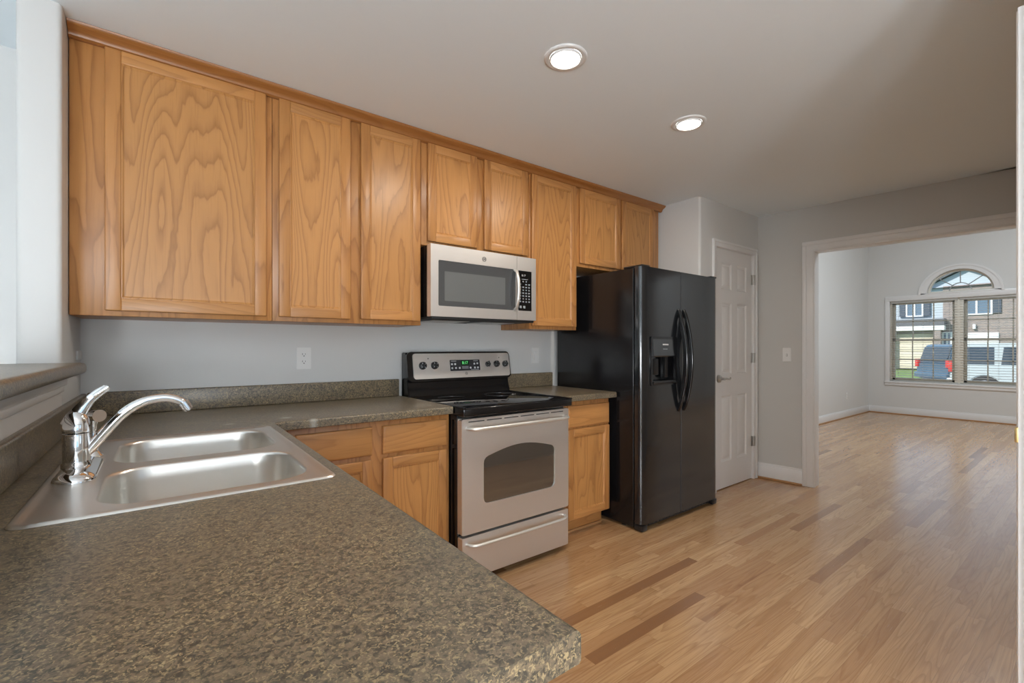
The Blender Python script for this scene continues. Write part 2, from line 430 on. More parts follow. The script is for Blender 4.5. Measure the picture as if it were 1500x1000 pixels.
# casing and jamb liner of the doorway
bm = B()
for (a, b_) in ((T0-.078, T0+.006), (T1-.006, T1+.078)):
    box(bm, a, b_, -.012, 0, 0, 2.068, .003, 2, DW); box(bm, a+(.0 if a < T0 else .052), a+(.032 if a < T0 else .084), -.020, -.010, 0, 2.1, .004, 2, DW)
box(bm, T0-.078, T1+.078, -.012, 0, 2.059, 2.137, .003, 2, DW); box(bm, T0-.078, T1+.078, -.020, -.010, 2.105, 2.137, .004, 2, DW)
for (a, b_) in ((T0-.078, T0+.006), (T1-.006, T1+.078)): box(bm, a, b_, .125, .14, 0, 2.13, .003, 2, DW)
box(bm, T0-.078, T1+.078, .125, .14, 2.059, 2.137, .003, 2, DW)
struct('trim_1', bm, 'trim')
bm = B(); box(bm, T0-.004, T0+.014, -.006, .131, 0, 2.062, .002, 2, DW); box(bm, T1-.014, T1+.004, -.006, .131, 0, 2.062, .002, 2, DW); box(bm, T0, T1, -.006, .131, 2.048, 2.066, .002, 2, DW)
struct('trim_2', bm, 'trim')
# near wall at the right edge of the view, with casing on its far side
bm = B(); box(bm, 1.80, 4.66, .02, .14, 0, 2.44, .004); struct('wall_right', bm, 'wall_b')
bm = B(); box(bm, 1.812, 1.878, .138, .156, 0, 2.125, .003); box(bm, 1.83, 1.86, .15, .160, 0, 2.125, .003); struct('trim_3', bm, 'trim')
bm = B(); box(bm, 1.8115, 1.84, .154, .1615, .965, 1.005, .002); sp_ = obj('strike_plate', bm, 'brass'); tag(sp_, 'small brass strike plate on the white casing at the right edge', 'strike plate')
bm = B(); box(bm, -5.1, -.46, -3.58, 2.72, .0005, .014); o = struct('floor_bounce', bm, mat('pale_bounce_sheet', (.62, .60, .57), .95))  # added pale sheet, out of view, bounces neutral light to the ceiling
# left stub wall beside the cabinets and the half wall that carries the raised bar
bm = B(); prism(bm, rrect(-.40, -.285, 2.27, 2.80, .016, 5), 'z', 0, 2.44); struct('wall_left', bm, 'wall')
bm = B(); box(bm, -.40, -.285, .33, 2.27, 0, 1.124); struct('wall_bar', bm, 'trim')
bm = B(); box(bm, -.286, -.268, .33, 2.255, 1.085, 1.1235, .004); box(bm, -.286, -.276, .33, 2.255, 1.062, 1.086, .003)
struct('trim_4', bm, 'trim')
bm = B(); box(bm, -.2865, -.278, 2.60, 2.71, 1.166, 1.205, .003); struct('trim_5', bm, 'trim')
# unseen rest of the house behind the camera
bm = B(); box(bm, -5.2, -5.1, -3.7, 2.95, 0, 2.44); struct('wall_west', bm, 'wall')
bm = B()
plate(bm, [(-5.1, 0), (5.2, 0), (5.2, 2.44), (-5.1, 2.44)], [[(-3.6, .5), (-1.7, .5), (-1.7, 2.1), (-3.6, 2.1)], [(-.4, .06), (1.9, .06), (1.9, 2.1), (-.4, 2.1)], [(2.7, .9), (4.1, .9), (4.1, 2.1), (2.7, 2.1)]], PY, -3.7, -3.58)
struct('wall_rear', bm, 'wall', None, 0)
# far room
XF = 10.63
bm = B(); box(bm, 4.6, XF+.2, 2.82, 2.95, 0, 3.95); struct('wall_far_left', bm, 'wall')
bm = B(); box(bm, 4.92, XF+.2, -1.9, -1.78, 0, 3.95); struct('wall_far_right', bm, 'wall')
WY0, WY1, WZ0, WZ1 = .66, 2.50, .59, 2.055
ACY, ASZ, AR, AK = 1.573, 2.150, .405, .93
def arch(r, k=AK, n=24, z=ASZ): return [(ACY+r*math.cos(PI*i/n), z+r*k*math.sin(PI*i/n)) for i in range(n+1)]
bm = B()
plate(bm, [(-1.9, 0), (2.95, 0), (2.95, 3.95), (-1.9, 3.95)], [[(WY0, WZ0), (WY1, WZ0), (WY1, WZ1), (WY0, WZ1)], arch(AR)], PX, XF, XF+.16)
struct('wall_far', bm, 'wall', None, 0)
# baseboards
def baseb(name, boxes, shoe, mxs=None):
    bm = B()
    for b_ in boxes: box(bm, *b_, 0.003, 2, mxs)
    o = struct(name, bm, 'trim'); bm = B()
    for b_ in shoe: box(bm, *b_, .005, 2, mxs)
    obj('shoe_moulding', bm, 'shoe', o); return o
baseb('baseboard_doorway', [(0.0, T0-.078, -.013, 0, 0, .125), (0.0, T0-.078, -.008, 0, .12, .145)], [(0, T0-.078, -.026, -.012, 0, .018)], DW)
baseb('baseboard_far', [(XF-.014, XF, -1.78, 2.82, 0, .108), (XF-.009, XF, -1.78, 2.82, .1, .125)], [(XF-.026, XF-.013, -1.78, 2.81, 0, .016)])
baseb('baseboard_far_left', [(4.75, XF, 2.806, 2.82, 0, .108), (4.75, XF, 2.811, 2.82, .1, .125)], [(4.75, XF, 2.795, 2.807, 0, .016)])
baseb('baseboard_pantry', [(3.455, 3.64, 2.017, 2.03, 0, .13)], [(3.455, 3.64, 2.004, 2.018, 0, .018)])

# windows of the far room
def sash(bm, y0, y1, z0, z1, x, t=.038):
    box(bm, x, x+.03, y0, y1, z0, z0+t, .003); box(bm, x, x+.03, y0, y1, z1-t, z1, .003)
    box(bm, x, x+.03, y0, y0+t, z0, z1, .003); box(bm, x, x+.03, y1-t, y1, z0, z1, .003)
win = sempty('window_1')
bm = B()
box(bm, XF-.018, XF+.002, WY0-.065, WY0+.005, WZ0-.02, WZ1+.02, .003); box(bm, XF-.018, XF+.002, WY1-.005, WY1+.065, WZ0-.02, WZ1+.02, .003)
box(bm, XF-.020, XF+.002, WY0-.065, WY1+.065, WZ1-.005, WZ1+.085, .003); box(bm, XF-.018, XF+.002, WY0-.065, WY1+.065, WZ0-.07, WZ0-.018, .003)
box(bm, XF-.03, XF+.002, WY0-.07, WY1+.07, WZ0-.024, WZ0+.004, .004)
obj('casing', bm, 'trim', win)
bm = B(); MY = (WY0+WY1)/2
for s in (WY0, WY1-.03): box(bm, XF+.04, XF+.15, s, s+.03, WZ0, WZ1)
box(bm, XF+.04, XF+.15, WY0, WY1, WZ0, WZ0+.03); box(bm, XF+.04, XF+.15, WY0, WY1, WZ1-.03, WZ1)
obj('frame', bm, 'vinyl', win)
bm = B(); box(bm, XF+.02, XF+.15, MY-.055, MY+.055, WZ0, WZ1, .004); obj('mullion', bm, 'vinyl', win)
ZM = 1.345
for (a, b_) in ((WY0+.03, MY-.055), (MY+.055, WY1-.03)):
    for (z0, z1, x) in ((WZ0+.03, ZM+.02, XF+.06), (ZM-.02, WZ1-.03, XF+.095)):
        bm = B(); sash(bm, a, b_, z0, z1, x); s_ = obj('sash', bm, 'vinyl', win)
        bm = B(); box(bm, x+.012, x+.016, a+.03, b_-.03, z0+.03, z1-.03); obj('pane', bm, 'glass', s_)
        bm = B()
        for q in (1/3, 2/3): yy = a+(b_-a)*q; box(bm, x+.008, x+.020, yy-.008, yy+.008, z0+.03, z1-.03)
        zz = (z0+z1)/2; box(bm, x+.008, x+.020, a+.03, b_-.03, zz-.008, zz+.008)
        obj('muntin', bm, 'vinyl', s_)
win2 = sempty('window_2')
bm = B()
oc = [(ACY+(AR+.105)*math.cos(PI*i/24), ASZ-.02+(AR+.105)*AK*math.sin(PI*i/24)) for i in range(25)]
ic = [(ACY+(AR+.005)*math.cos(PI*i/24), ASZ+(AR+.005)*AK*math.sin(PI*i/24)) for i in range(25)]
prism(bm, oc+ic[::-1], 'x', XF-.022, XF+.002)
oc2 = [(ACY+(AR+.118)*math.cos(PI*i/24), ASZ-.02+(AR+.118)*AK*math.sin(PI*i/24)) for i in range(25)]
oc3 = [(ACY+(AR+.085)*math.cos(PI*i/24), ASZ-.02+(AR+.085)*AK*math.sin(PI*i/24)) for i in range(25)]
prism(bm, oc2+oc3[::-1], 'x', XF-.032, XF)
box(bm, XF-.022, XF+.01, ACY-AR-.1, ACY+AR+.1, ASZ-.022, ASZ+.006, .003)
obj('casing', bm, 'trim', win2)
bm = B(); a1 = arch(AR); a2 = [(ACY+(AR-.03)*math.cos(PI*i/24), ASZ+.03+(AR-.035)*(AK-.06)*math.sin(PI*i/24)) for i in range(25)]
plate(bm, a1, [a2], PX, XF+.05, XF+.12); obj('frame', bm, 'vinyl', win2)
bm = B(); prism(bm, arch(AR-.01), 'x', XF+.084, XF+.088); obj('pane', bm, 'glass', win2)
bm = B()
for i in range(24):
    a, b_ = PI*i/24, PI*(i+1)/24
    prism(bm, [(ACY+.128*math.cos(a), ASZ+.02+.128*math.sin(a)), (ACY+.128*math.cos(b_), ASZ+.02+.128*math.sin(b_)), (ACY+.142*math.cos(b_), ASZ+.02+.142*math.sin(b_)), (ACY+.142*math.cos(a), ASZ+.02+.142*math.sin(a))], 'x', XF+.076, XF+.096)
for a in (45, 90, 135):
    ca, sa = math.cos(math.radians(a)), math.sin(math.radians(a))
    p, q = Vector((XF+.086, ACY+.135*ca, ASZ+.02+.135*sa)), Vector((XF+.086, ACY+(AR-.02)*ca, ASZ+(AR-.02)*AK*sa))
    tube(bm, [p, q], .007, 8)
obj('muntin', bm, mat('shaded_grey_muntin', (.36, .37, .37), .5), win2)
# blinds, one per window
for k, (a, b_, lb) in enumerate(((MY+.01, WY1-.01, 'white slatted blind hanging open in the left half of the far window'), (WY0+.01, MY-.01, 'white slatted blind hanging open in the right half of the far window'))):
    t = thing('window_blind', (XF+.0, (a+b_)/2, WZ1-.02), lb, 'blind', 'blinds of the far window')
    bm = B()
    n = 33
    for i in range(n):
        z = WZ0+.03+(WZ1-WZ0-.10)*i/(n-1)
        box(bm, -.020, .020, a+.005, b_-.005, -.0012, .0012, 0, 2, Matrix.Translation((XF+.028, 0, z)) @ Matrix.Rotation(math.radians(-6), 4, 'Y'))
    obj('slats', bm, 'slat', t)
    bm = B(); box(bm, XF+.004, XF+.052, a, b_, WZ1-.045, WZ1-.002, .003); obj('head_rail', bm, 'slat', t)
    bm = B(); box(bm, XF+.004, XF+.052, a, b_, WZ0+.002, WZ0+.022, .003); obj('bottom_rail', bm, 'slat', t)
    bm = B()
    for q in (.12, .5, .88):
        for dx in (.006, .050): cyl(bm, (XF+dx, a+(b_-a)*q, WZ0+.02), (XF+dx, a+(b_-a)*q, WZ1-.04), .0012, n=6)
    obj('ladder_cord', bm, 'slat', t)

# ------------------------------------------------------------------ pantry door
d = sempty('door_1', (4.352, 2.03, 0))
DX0, DX1, DZ1 = 3.697, 4.349, 2.062
bm = B()
box(bm, DX0, DX1, 2.047, 2.075, .008, DZ1)
st, cn = .105, .095
cols = [(DX0+st, (DX0+DX1)/2-cn/2), ((DX0+DX1)/2+cn/2, DX1-st)]
rows = [(.235, .80), (.985, 1.60), (1.715, 1.945)]
holes = [[(a, z0), (b_, z0), (b_, z1), (a, z1)] for (a, b_) in cols for (z0, z1) in rows]
plate(bm, [(DX0, .008), (DX1, .008), (DX1, DZ1), (DX0, DZ1)], holes, PY, 2.037, 2.048)
for (a, b_) in cols:
    for (z0, z1) in rows:
        t_ = bmesh.new(); o1 = [(a, z0), (b_, z0), (b_, z1), (a, z1)]
        rg = []
        for (ins, yy) in ((0, 2.037), (.010, 2.044), (.024, 2.046), (.044, 2.039)):
            rg.append([t_.verts.new((p[0]+(ins if p[0] == a else -ins), yy, p[1]+(ins if p[1] == z0 else -ins))) for p in o1])
        for i in range(3):
            for j in range(4): t_.faces.new((rg[i][j], rg[i][(j+1) % 4], rg[i+1][(j+1) % 4], rg[i+1][j]))
        t_.faces.new(rg[-1]); join(bm, t_)
obj('door_slab', bm, 'trim', d, 20)
bm = B()
for (a, b_) in ((3.642, 3.697), (4.352, 4.412)):
    box(bm, a, b_, 2.018, 2.031, 0, 2.068, .003); a2_ = a if a < 4 else b_-.022; box(bm, a2_, a2_+.022, 2.010, 2.020, 0, 2.11, .004)
box(bm, 3.642, 4.412, 2.018, 2.031, 2.066, 2.125, .003); box(bm, 3.642, 4.412, 2.010, 2.020, 2.103, 2.125, .004)
obj('casing', bm, 'trim', d)
bm = B(); box(bm, 3.69, 3.696, 2.03, 2.15, 0, 2.068); box(bm, 4.350, 4.356, 2.03, 2.15, 0, 2.068); box(bm, 3.69, 4.352, 2.03, 2.15, 2.0635, 2.069); obj('jamb', bm, 'trim', d)
for z in (1.84, 1.12, .35):
    bm = B(); cyl(bm, (4.352, 2.026, z-.045), (4.352, 2.026, z+.045), .008, n=14); box(bm, 4.325, 4.352, 2.033, 2.039, z-.045, z+.045, .001); box(bm, 4.352, 4.372, 2.014, 2.020, z-.045, z+.045, .001)
    obj('hinge', bm, 'nickel', d)
bm = B(); HX = 3.757; lathe(bm, [(.0, 2.010), (.020, 2.012), (.032, 2.024), (.033, 2.037)], (HX, 0, .95), 'y', 28)
cyl(bm, (HX, 2.015, .95), (HX, 1.985, .95), .011)
tube(bm, [(HX-.005, 1.985, .95), (HX+.03, 1.982, .953), (HX+.06, 1.984, .948), (HX+.09, 1.986, .944), (HX+.112, 1.990, .951), (HX+.118, 1.993, .957)], [.010, .009, .008, .0075, .007, .005], 12)
obj('door_handle', bm, 'nickel', d)

# ------------------------------------------------------------------ cabinets
def door(root, x0, x1, z0, z1, yf, m='oak', pm='oak_panel', fr=.050, name='door'):
    """recessed panel door, front face at yf facing -y"""
    th = .019
    bm = B()   # sticking bead and flat panel
    a, b_, c, e = x0+fr, x1-fr, z0+fr, z1-fr
    o1 = [(a, c), (b_, c), (b_, e), (a, e)]; rg = []
    for (i_, yy) in ((-.001, yf+.0045), (.003, yf+.0035), (.006, yf+.006), (.009, yf+.0085), (.0115, yf+.0085)):
        rg.append([bm.verts.new((p[0]+(i_ if p[0] == a else -i_), yy, p[1]+(i_ if p[1] == c else -i_))) for p in o1])
    for i in range(len(rg)-1):
        for j in range(4): bm.faces.new((rg[i][j], rg[i][(j+1) % 4], rg[i+1][(j+1) % 4], rg[i+1][j]))
    bm.faces.new(rg[-1])
    box(bm, x0+.004, x1-.004, yf+.0086, yf+th, z0+.004, z1-.004)
    dobj = obj(name, bm, pm, root, 20)
    for (a, b_) in ((x0, x0+fr), (x1-fr, x1)):
        bm = B(); box(bm, a, b_, yf, yf+th, z0, z1, .0045, 3); obj('stile', bm, m, dobj)
    for (a, b_) in ((z0, z0+fr), (z1-fr, z1)):
        bm = B(); box(bm, x0+fr-.001, x1-fr+.001, yf+.0003, yf+th, a, b_, .0040, 3); obj('rail', bm, 'oak_h', dobj)
    return dobj
def drawer(root, x0, x1, z0, z1, yf):
    bm = B()
    t_ = bmesh.new(); rg = []
    for (i_, yy) in ((0, yf+.019), (0, yf+.006), (.003, yf+.003), (.010, yf+.0005), (.013, yf)):
        rg.append([t_.verts.new(v) for v in ((x0+i_, yy, z0+i_), (x1-i_, yy, z0+i_), (x1-i_, yy, z1-i_), (x0+i_, yy, z1-i_))])
    for i in range(len(rg)-1):
        for j in range(4): t_.faces.new((rg[i][j], rg[i][(j+1) % 4], rg[i+1][(j+1) % 4], rg[i+1][j]))
    t_.faces.new(rg[0][::-1]); t_.faces.new(rg[-1]); join(bm, t_)
    return obj('drawer', bm, 'oak_h', root, 20)
YU = 2.385    # upper doors' front face
def upper(x0, x1, z0, doors, label, stile=(.0, .0)):
    t = thing('wall_cabinet', ((x0+x1)/2, 2.56, z0), label, 'cabinet', 'oak wall cabinets along the back wall')
    bm = B(); box(bm, x0+.0008, x1-.0008, YU+.020, YW-.001, z0, 2.425, .0015)
    obj('cabinet_body', bm, 'oak', t)
    for (a, b_, c, e) in doors: door(t, a, b_, c, e, YU)
    return t
ZT = 2.394
upper(-.283, .411, 1.343, [(-.180, .385, 1.363, ZT)], 'wide single door oak wall cabinet at the left end beside the wall stub')
upper(.411, 1.176, 1.343, [(.437, .773, 1.363, ZT), (.826, 1.166, 1.366, ZT)], 'tall double door oak wall cabinet just left of the microwave')
upper(1.176, 1.976, 1.806, [(1.213, 1.549, 1.830, ZT), (1.603, 1.955, 1.830, ZT)], 'short double door oak wall cabinet directly above the microwave')
upper(1.976, 2.428, 1.343, [(1.990, 2.413, 1.365, ZT)], 'tall single door oak wall cabinet between microwave and refrigerator')
t = upper(2.428, 3.435, 1.815, [(2.452, 2.908, 1.838, ZT), (2.930, 3.345, 1.838, ZT)], 'short double door oak wall cabinet over the black refrigerator')
# crown moulding
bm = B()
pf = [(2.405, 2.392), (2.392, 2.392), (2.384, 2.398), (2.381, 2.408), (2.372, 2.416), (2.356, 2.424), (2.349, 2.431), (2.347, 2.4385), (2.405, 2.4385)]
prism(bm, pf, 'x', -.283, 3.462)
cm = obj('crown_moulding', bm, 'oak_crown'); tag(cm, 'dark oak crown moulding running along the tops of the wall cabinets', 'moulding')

YB = 2.09    # base door front face
def base(x0, x1, body, drawers, doors, label):
    t = thing('base_cabinet', ((x0+x1)/2, 2.4, 0), label, 'cabinet', 'oak base cabinets under the back worktops')
    bm = B(); box(bm, x0, x1, YB+.020, YW-.002, .115, .873, .0015); obj('cabinet_body', bm, 'oak', t)
    bm = B(); box(bm, x0+.002, x1-.002, YB+.085, YW-.01, 0, .1148); obj('toe_kick', bm, 'oak_h', t)
    bm = B(); box(bm, x0+.002, x1-.012, YB+.070, YB+.0855, 0, .018, .005); obj('shoe_moulding', bm, 'shoe', t)
    for q in drawers: drawer(t, *q, YB)
    for q in doors: door(t, *q, YB, fr=.048)
    return t
base(.42, 1.192, None, [(.447, .778, .715, .846), (.829, 1.172, .713, .846)], [(.447, .778, .135, .693), (.829, 1.172, .135, .693)], 'double oak base cabinet with two drawers in the corner left of the range')
base(1.975, 2.443, None, [(2.045, 2.432, .705, .843)], [(2.045, 2.432, .116, .692)], 'narrow oak base cabinet with one drawer between range and refrigerator')
# peninsula base
t = thing('peninsula_cabinet', (.03, 1.2, 0), 'oak base cabinet run carrying the sink peninsula beside the half wall', 'cabinet')
bm = B(); x = .335
plate(bm, [(-.283, .38), (x-.02, .38), (x-.02, YB+.01), (.415, YB+.01), (.415, YW-.002), (-.283, YW-.002)], [[(-.17, 1.15), (.30, 1.15), (.30, 1.95), (-.17, 1.95)]], PZ, .115, .873); obj('cabinet_body', bm, 'oak', t, 0)
bm = B(); box(bm, -.28, x-.09, .40, 2.08, 0, .1148); obj('toe_kick', bm, 'oak_y', t)
RZ = Matrix.Translation((x, 0, 0)) @ Matrix.Rotation(PI/2, 4, 'Z')
for (a, b_) in ((.41, .80), (.83, 1.12), (1.15, 1.53), (1.56, 1.93)):
    bm = B(); plate(bm, [(a, .135), (b_, .135), (b_, .693), (a, .693)], [[(a+.05, .185), (b_-.05, .185), (b_-.05, .643), (a+.05, .643)]], PX, x-.019, x)
    dd = obj('door', bm, 'oak', t, 0)
    bm = B(); box(bm, x-.019, x-.009, a+.04, b_-.04, .17, .66); obj('door_panel', bm, 'oak_panel', dd)
    bm = B(); box(bm, x-.019, x, a, b_, .715, .846, .004); obj('drawer', bm, 'oak_y', t)

# ------------------------------------------------------------------ worktops
ct = thing('countertop', (.2, 1.5, .876), 'dark speckled laminate L shaped worktop holding the sink, on the peninsula and corner', 'worktop')
XE, YF_ = .363, 2.062
XB = -.2849
SX0, SX1, SY0, SY1 = -.198, .314, 1.125, 1.957     # cut-out
z0, z1 = .876, .914
def round_edge_top(outer, holes, closed_edges, R=.011):
    pass
outer = [(XB, .352), (XE, .352)]+[(XE, YF_-.02)]+[(XE+.020*(1-math.cos(a*PI/8)), YF_-.020+.020*math.sin(a*PI/8)) for a in range(1, 5)]+[(1.190, YF_), (1.190, YW-.0005), (XB, YW-.0005)]
hole = [(SX0, SY0), (SX1, SY0), (SX1, SY1), (SX0, SY1)]
def inset(poly, k, edge_test):
    out = []
    n = len(poly)
    for i, p in enumerate(poly):
        pv = Vector(poly[i-1]); c = Vector(p); nx = Vector(poly[(i+1) % n])
        e1 = (c-pv).normalized(); e2 = (nx-c).normalized()
        n1 = Vector((-e1.y, e1.x)); n2 = Vector((-e2.y, e2.x))
        f1 = 1 if edge_test(pv, c) else 0; f2 = 1 if edge_test(c, nx) else 0
        d = Vector((0, 0))
        if f1 and f2:
            s = (n1+n2); d = s*(k/max(.3, 1+n1.dot(n2)))
        elif f1:
            d = n1*k
            # slide along fixed edge
            d = e2*(k/max(.2, abs(e2.dot(n1))))*(1 if e2.dot(n1) > 0 else -1)
        elif f2:
            d = -e1*(k/max(.2, abs(e1.dot(n2))))*(1 if -e1.dot(n2) > 0 else -1)
        out.append((c.x+d.x, c.y+d.y))
    return out
def slab(bm, outer, holes, z0, z1, test, R=.010):
    prof = [(0, z0+.003), (0, z1-R), (R*.3, z1-R*.3), (R, z1)]
    prof = [(.003, z0), (0, z0+.003)]+[(R*(1-math.cos(i*PI/8)), z1-R+R*math.sin(i*PI/8)) for i in range(5)]
    rings = []
    for (k, z) in prof:
        pl = inset(outer, k, test) if k else outer
        rings.append([bm.verts.new((p[0], p[1], z)) for p in pl])
    n = len(outer)
    for i in range(len(rings)-1):
        for j in range(n): bm.faces.new((rings[i][j], rings[i][(j+1) % n], rings[i+1][(j+1) % n], rings[i+1][j]))
    for ring, z in ((rings[0], z0), (rings[-1], z1)):
        es = [bm.edges.new((a, b_)) if not bm.edges.get((a, b_)) else bm.edges.get((a, b_)) for a, b_ in zip(ring, ring[1:]+ring[:1])]
        for h in holes:
            vs = [bm.verts.new((p[0], p[1], z)) for p in h]; es += [bm.edges.new((vs[i], vs[(i+1) % len(vs)])) for i in range(len(vs))]
        bmesh.ops.triangle_fill(bm, use_beauty=True, edges=es)
    for h in holes:
        a = [bm.verts.new((p[0], p[1], z0)) for p in h]; b_ = [bm.verts.new((p[0], p[1], z1)) for p in h]
        for i in range(len(h)): j = (i+1) % len(h); bm.faces.new((a[i], a[j], b_[j], b_[i]))
front = lambda a, b_: not (max(a[0], b_[0]) < XB+.001 or min(a[1], b_[1]) > YW-.01 or (min(a[0], b_[0]) > 1.18) or (max(a[1], b_[1]) < .36))
bm = B(); slab(bm, outer, [hole], z0, z1, front); obj('slab', bm, 'laminate', ct, 40)
bm = B(); box(bm, XB, -.263, .352, YW-.001, .9141, 1.016, .008, 3); obj('side_splash', bm, 'laminate', ct)
bm = B(); box(bm, -.262, 1.178, YW-.024, YW-.001, .9141, 1.020, .006, 3); obj('backsplash', bm, 'laminate', ct)
bm = B(); prism(bm, [(XE-.005, YF_-.03), (XE-.0035, YF_-.029), (-.2605, YW-.026), (-.262, YW-.027)], 'z', .9138, .9143); obj('mitre_seam', bm, 'seam', ct)
cr_ = thing('countertop', (2.2, 2.4, .876), 'short piece of dark speckled worktop between the range and refrigerator', 'worktop')
outer2 = [(1.963, YF_), (2.470, YF_), (2.476, YF_+.006), (2.476, YW-.0005), (1.963, YW-.0005)]
bm = B(); slab(bm, outer2, [], z0, z1, lambda a, b_: min(a[1], b_[1]) < YW-.01 and min(a[0], b_[0]) > 1.97 or max(a[1], b_[1]) < YF_+.001); obj('slab', bm, 'laminate', cr_, 40)
bm = B(); box(bm, 1.976, 2.472, YW-.024, YW-.001, .9141, 1.020, .006, 3); obj('backsplash', bm, 'laminate', cr_)
bm = B()
box(bm, -.60, -.218, .30, 2.262, 1.1245, 1.1635, .014, 4)
o = obj('bar_top', bm, 'laminate'); tag(o, 'raised dark speckled bar ledge on the white half wall behind the sink', 'bar top')

# ------------------------------------------------------------------ sink
sk = thing('sink', (.055, 1.54, .914), 'stainless steel double bowl drop in sink set in the peninsula worktop', 'sink')
def loop_z(bm, pts, z): return [bm.verts.new((p[0], p[1], z)) for p in pts]
def bridge(bm, a, b_):
    for i in range(len(a)): j = (i+1) % len(a); bm.faces.new((a[i], a[j], b_[j], b_[i]))
RX0, RX1, RY0, RY1 = -.212, .330, 1.108, 1.972
bm = B()
lv = [(0, .9145), (.002, .9175), (.006, .9195), (.011, .9190), (.018, .9165), (.026, .9160)]
prev = None
for (k, z) in lv:
    cur = loop_z(bm, rrect(RX0+k, RX1-k, RY0+k, RY1-k, .028-k*.6, 6), z)
    if prev: bridge(bm, prev, cur)
    prev = cur
es = [bm.edges.get((prev[i], prev[(i+1) % len(prev)])) for i in range(len(prev))]
BW = [(-.108, .292, 1.152, 1.502), (-.108, .292, 1.552, 1.925)]
for (a, b_, c, e) in BW:
    h = loop_z(bm, rrect(a, b_, c, e, .085, 10), .9160)
    es += [bm.edges.new((h[i], h[(i+1) % len(h)])) for i in range(len(h))]
bmesh.ops.triangle_fill(bm, use_beauty=True, edges=es)
obj('rim', bm, 'steel_sink', sk, 50)
for (a, b_, c, e) in BW:
    bm = B(); prev = None
    for (k, z) in ((0, .9160), (.002, .9165), (.005, .914), (.007, .908), (.010, .88), (.018, .76), (.024, .745), (.036, .732), (.056, .727)):
        cur = loop_z(bm, rrect(a+k, b_-k, c+k, e-k, max(.02, .085-k*.4), 10), z)
        if prev: bridge(bm, prev, cur)
        prev = cur
    cx, cy = (a+b_)/2, (c+e)/2
    cen = bm.verts.new((cx, cy, .722))
    for i in range(len(prev)): bm.faces.new((prev[i], prev[(i+1) % len(prev)], cen))
    bo = obj('bowl', bm, 'steel_sink', sk, 60)
    bm = B(); lathe(bm, [(.056, .7265), (.054, .7295), (.046, .7290), (.042, .7250), (.036, .7245)], (cx, cy, 0)); obj('drain', bm, 'chrome', bo)
# faucet
FX, FY = -.165, 1.52
fc = thing('faucet', (FX, FY, .916), 'polished chrome single lever kitchen faucet standing on the sink ledge', 'faucet')
bm = B(); prev = None
for (k, z) in ((0, .9163), (.0, .920), (.004, .927), (.012, .932), (.024, .9355)):
    cur = loop_z(bm, rrect(FX-.033+k*.9, FX+.045-k*.9, FY-.128+k, FY+.122-k, .0385-k*.9, 12), z)
    if prev: bridge(bm, prev, cur)
    else: bm.faces.new(cur)
    prev = cur
bm.faces.new(prev[::-1]); obj('base_plate', bm, 'chrome', fc, 60)
bm = B(); lathe(bm, [(.0285, .930), (.0285, .940), (.0255, .944), (.0258, .947), (.0262, 1.003), (.0255, 1.006), (.0255, 1.0115), (.0235, 1.013)], (FX, FY, 0)); obj('body', bm, 'chrome', fc, 50)
bm = B()   # handle: dome that sweeps up into a lever
lathe(bm, [(.0258, 1.0145), (.0262, 1.020), (.0255, 1.032), (.0225, 1.046), (.0165, 1.058), (.008, 1.065), (.001, 1.067)], (FX, FY, 0))
tube(bm, [(FX-.010, FY, 1.030), (FX-.002, FY, 1.050), (FX+.010, FY, 1.072), (FX+.024, FY, 1.092), (FX+.040, FY, 1.108), (FX+.055, FY, 1.119)], [.018, .0165, .0125, .0095, .0085, .0075], 16, 1.15, .72)
tube(bm, [(FX+.030, FY, 1.0985), (FX+.058, FY, 1.1215)], [.0100, .0105], 16, 1.15, .62)
obj('lever_handle', bm, 'chrome', fc, 60)
bm = B()
sp = [(-.150, .964), (-.138, .977), (-.112, 1.012), (-.085, 1.046), (-.058, 1.069), (-.030, 1.082), (0, 1.0865), (.022, 1.083), (.040, 1.074), (.052, 1.060)]
# smooth subdivision of the spout path
pts = []
for i in range(len(sp)-1):
    p0 = sp[max(i-1, 0)]; p1 = sp[i]; p2 = sp[i+1]; p3 = sp[min(i+2, len(sp)-1)]
    for s in (0, .33, .66):
        q = [.5*((2*p1[k])+(-p0[k]+p2[k])*s+(2*p0[k]-5*p1[k]+4*p2[k]-p3[k])*s*s+(-p0[k]+3*p1[k]-3*p2[k]+p3[k])*s**3) for k in (0, 1)]
        pts.append((q[0], FY, q[1]))
pts.append((sp[-1][0], FY, sp[-1][1]))
tube(bm, pts, [.0135-.0045*i/(len(pts)-1) for i in range(len(pts))], 18)
obj('spout', bm, 'chrome', fc, 60)
bm = B(); tube(bm, [(.044, FY, 1.072), (.055, FY, 1.052)], [.0125, .0118], 20); tube(bm, [(.0535, FY, 1.0545), (.0565, FY, 1.049)], [.0100, .0095], 20); obj('aerator', bm, 'chrome', fc, 60)
ss = thing('side_sprayer', (-.152, 1.70, .916), 'small chrome side sprayer standing behind the faucet on the sink ledge', 'sprayer')
bm = B(); lathe(bm, [(.022, .9163), (.022, .922), (.016, .930), (.013, .934)], (-.152, 1.70, 0)); obj('holder', bm, 'chrome', ss)
bm = B(); lathe(bm, [(.0115, .930), (.011, .96), (.0085, .985), (.0085, 1.005), (.013, 1.020), (.012, 1.030)], (-.152, 1.70, 0))
tube(bm, [(-.160, 1.71, 1.028), (-.150, 1.695, 1.032), (-.136, 1.672, 1.033)], [.010, .0145, .0165], 20); obj('spray_head', bm, 'chrome', ss, 60)

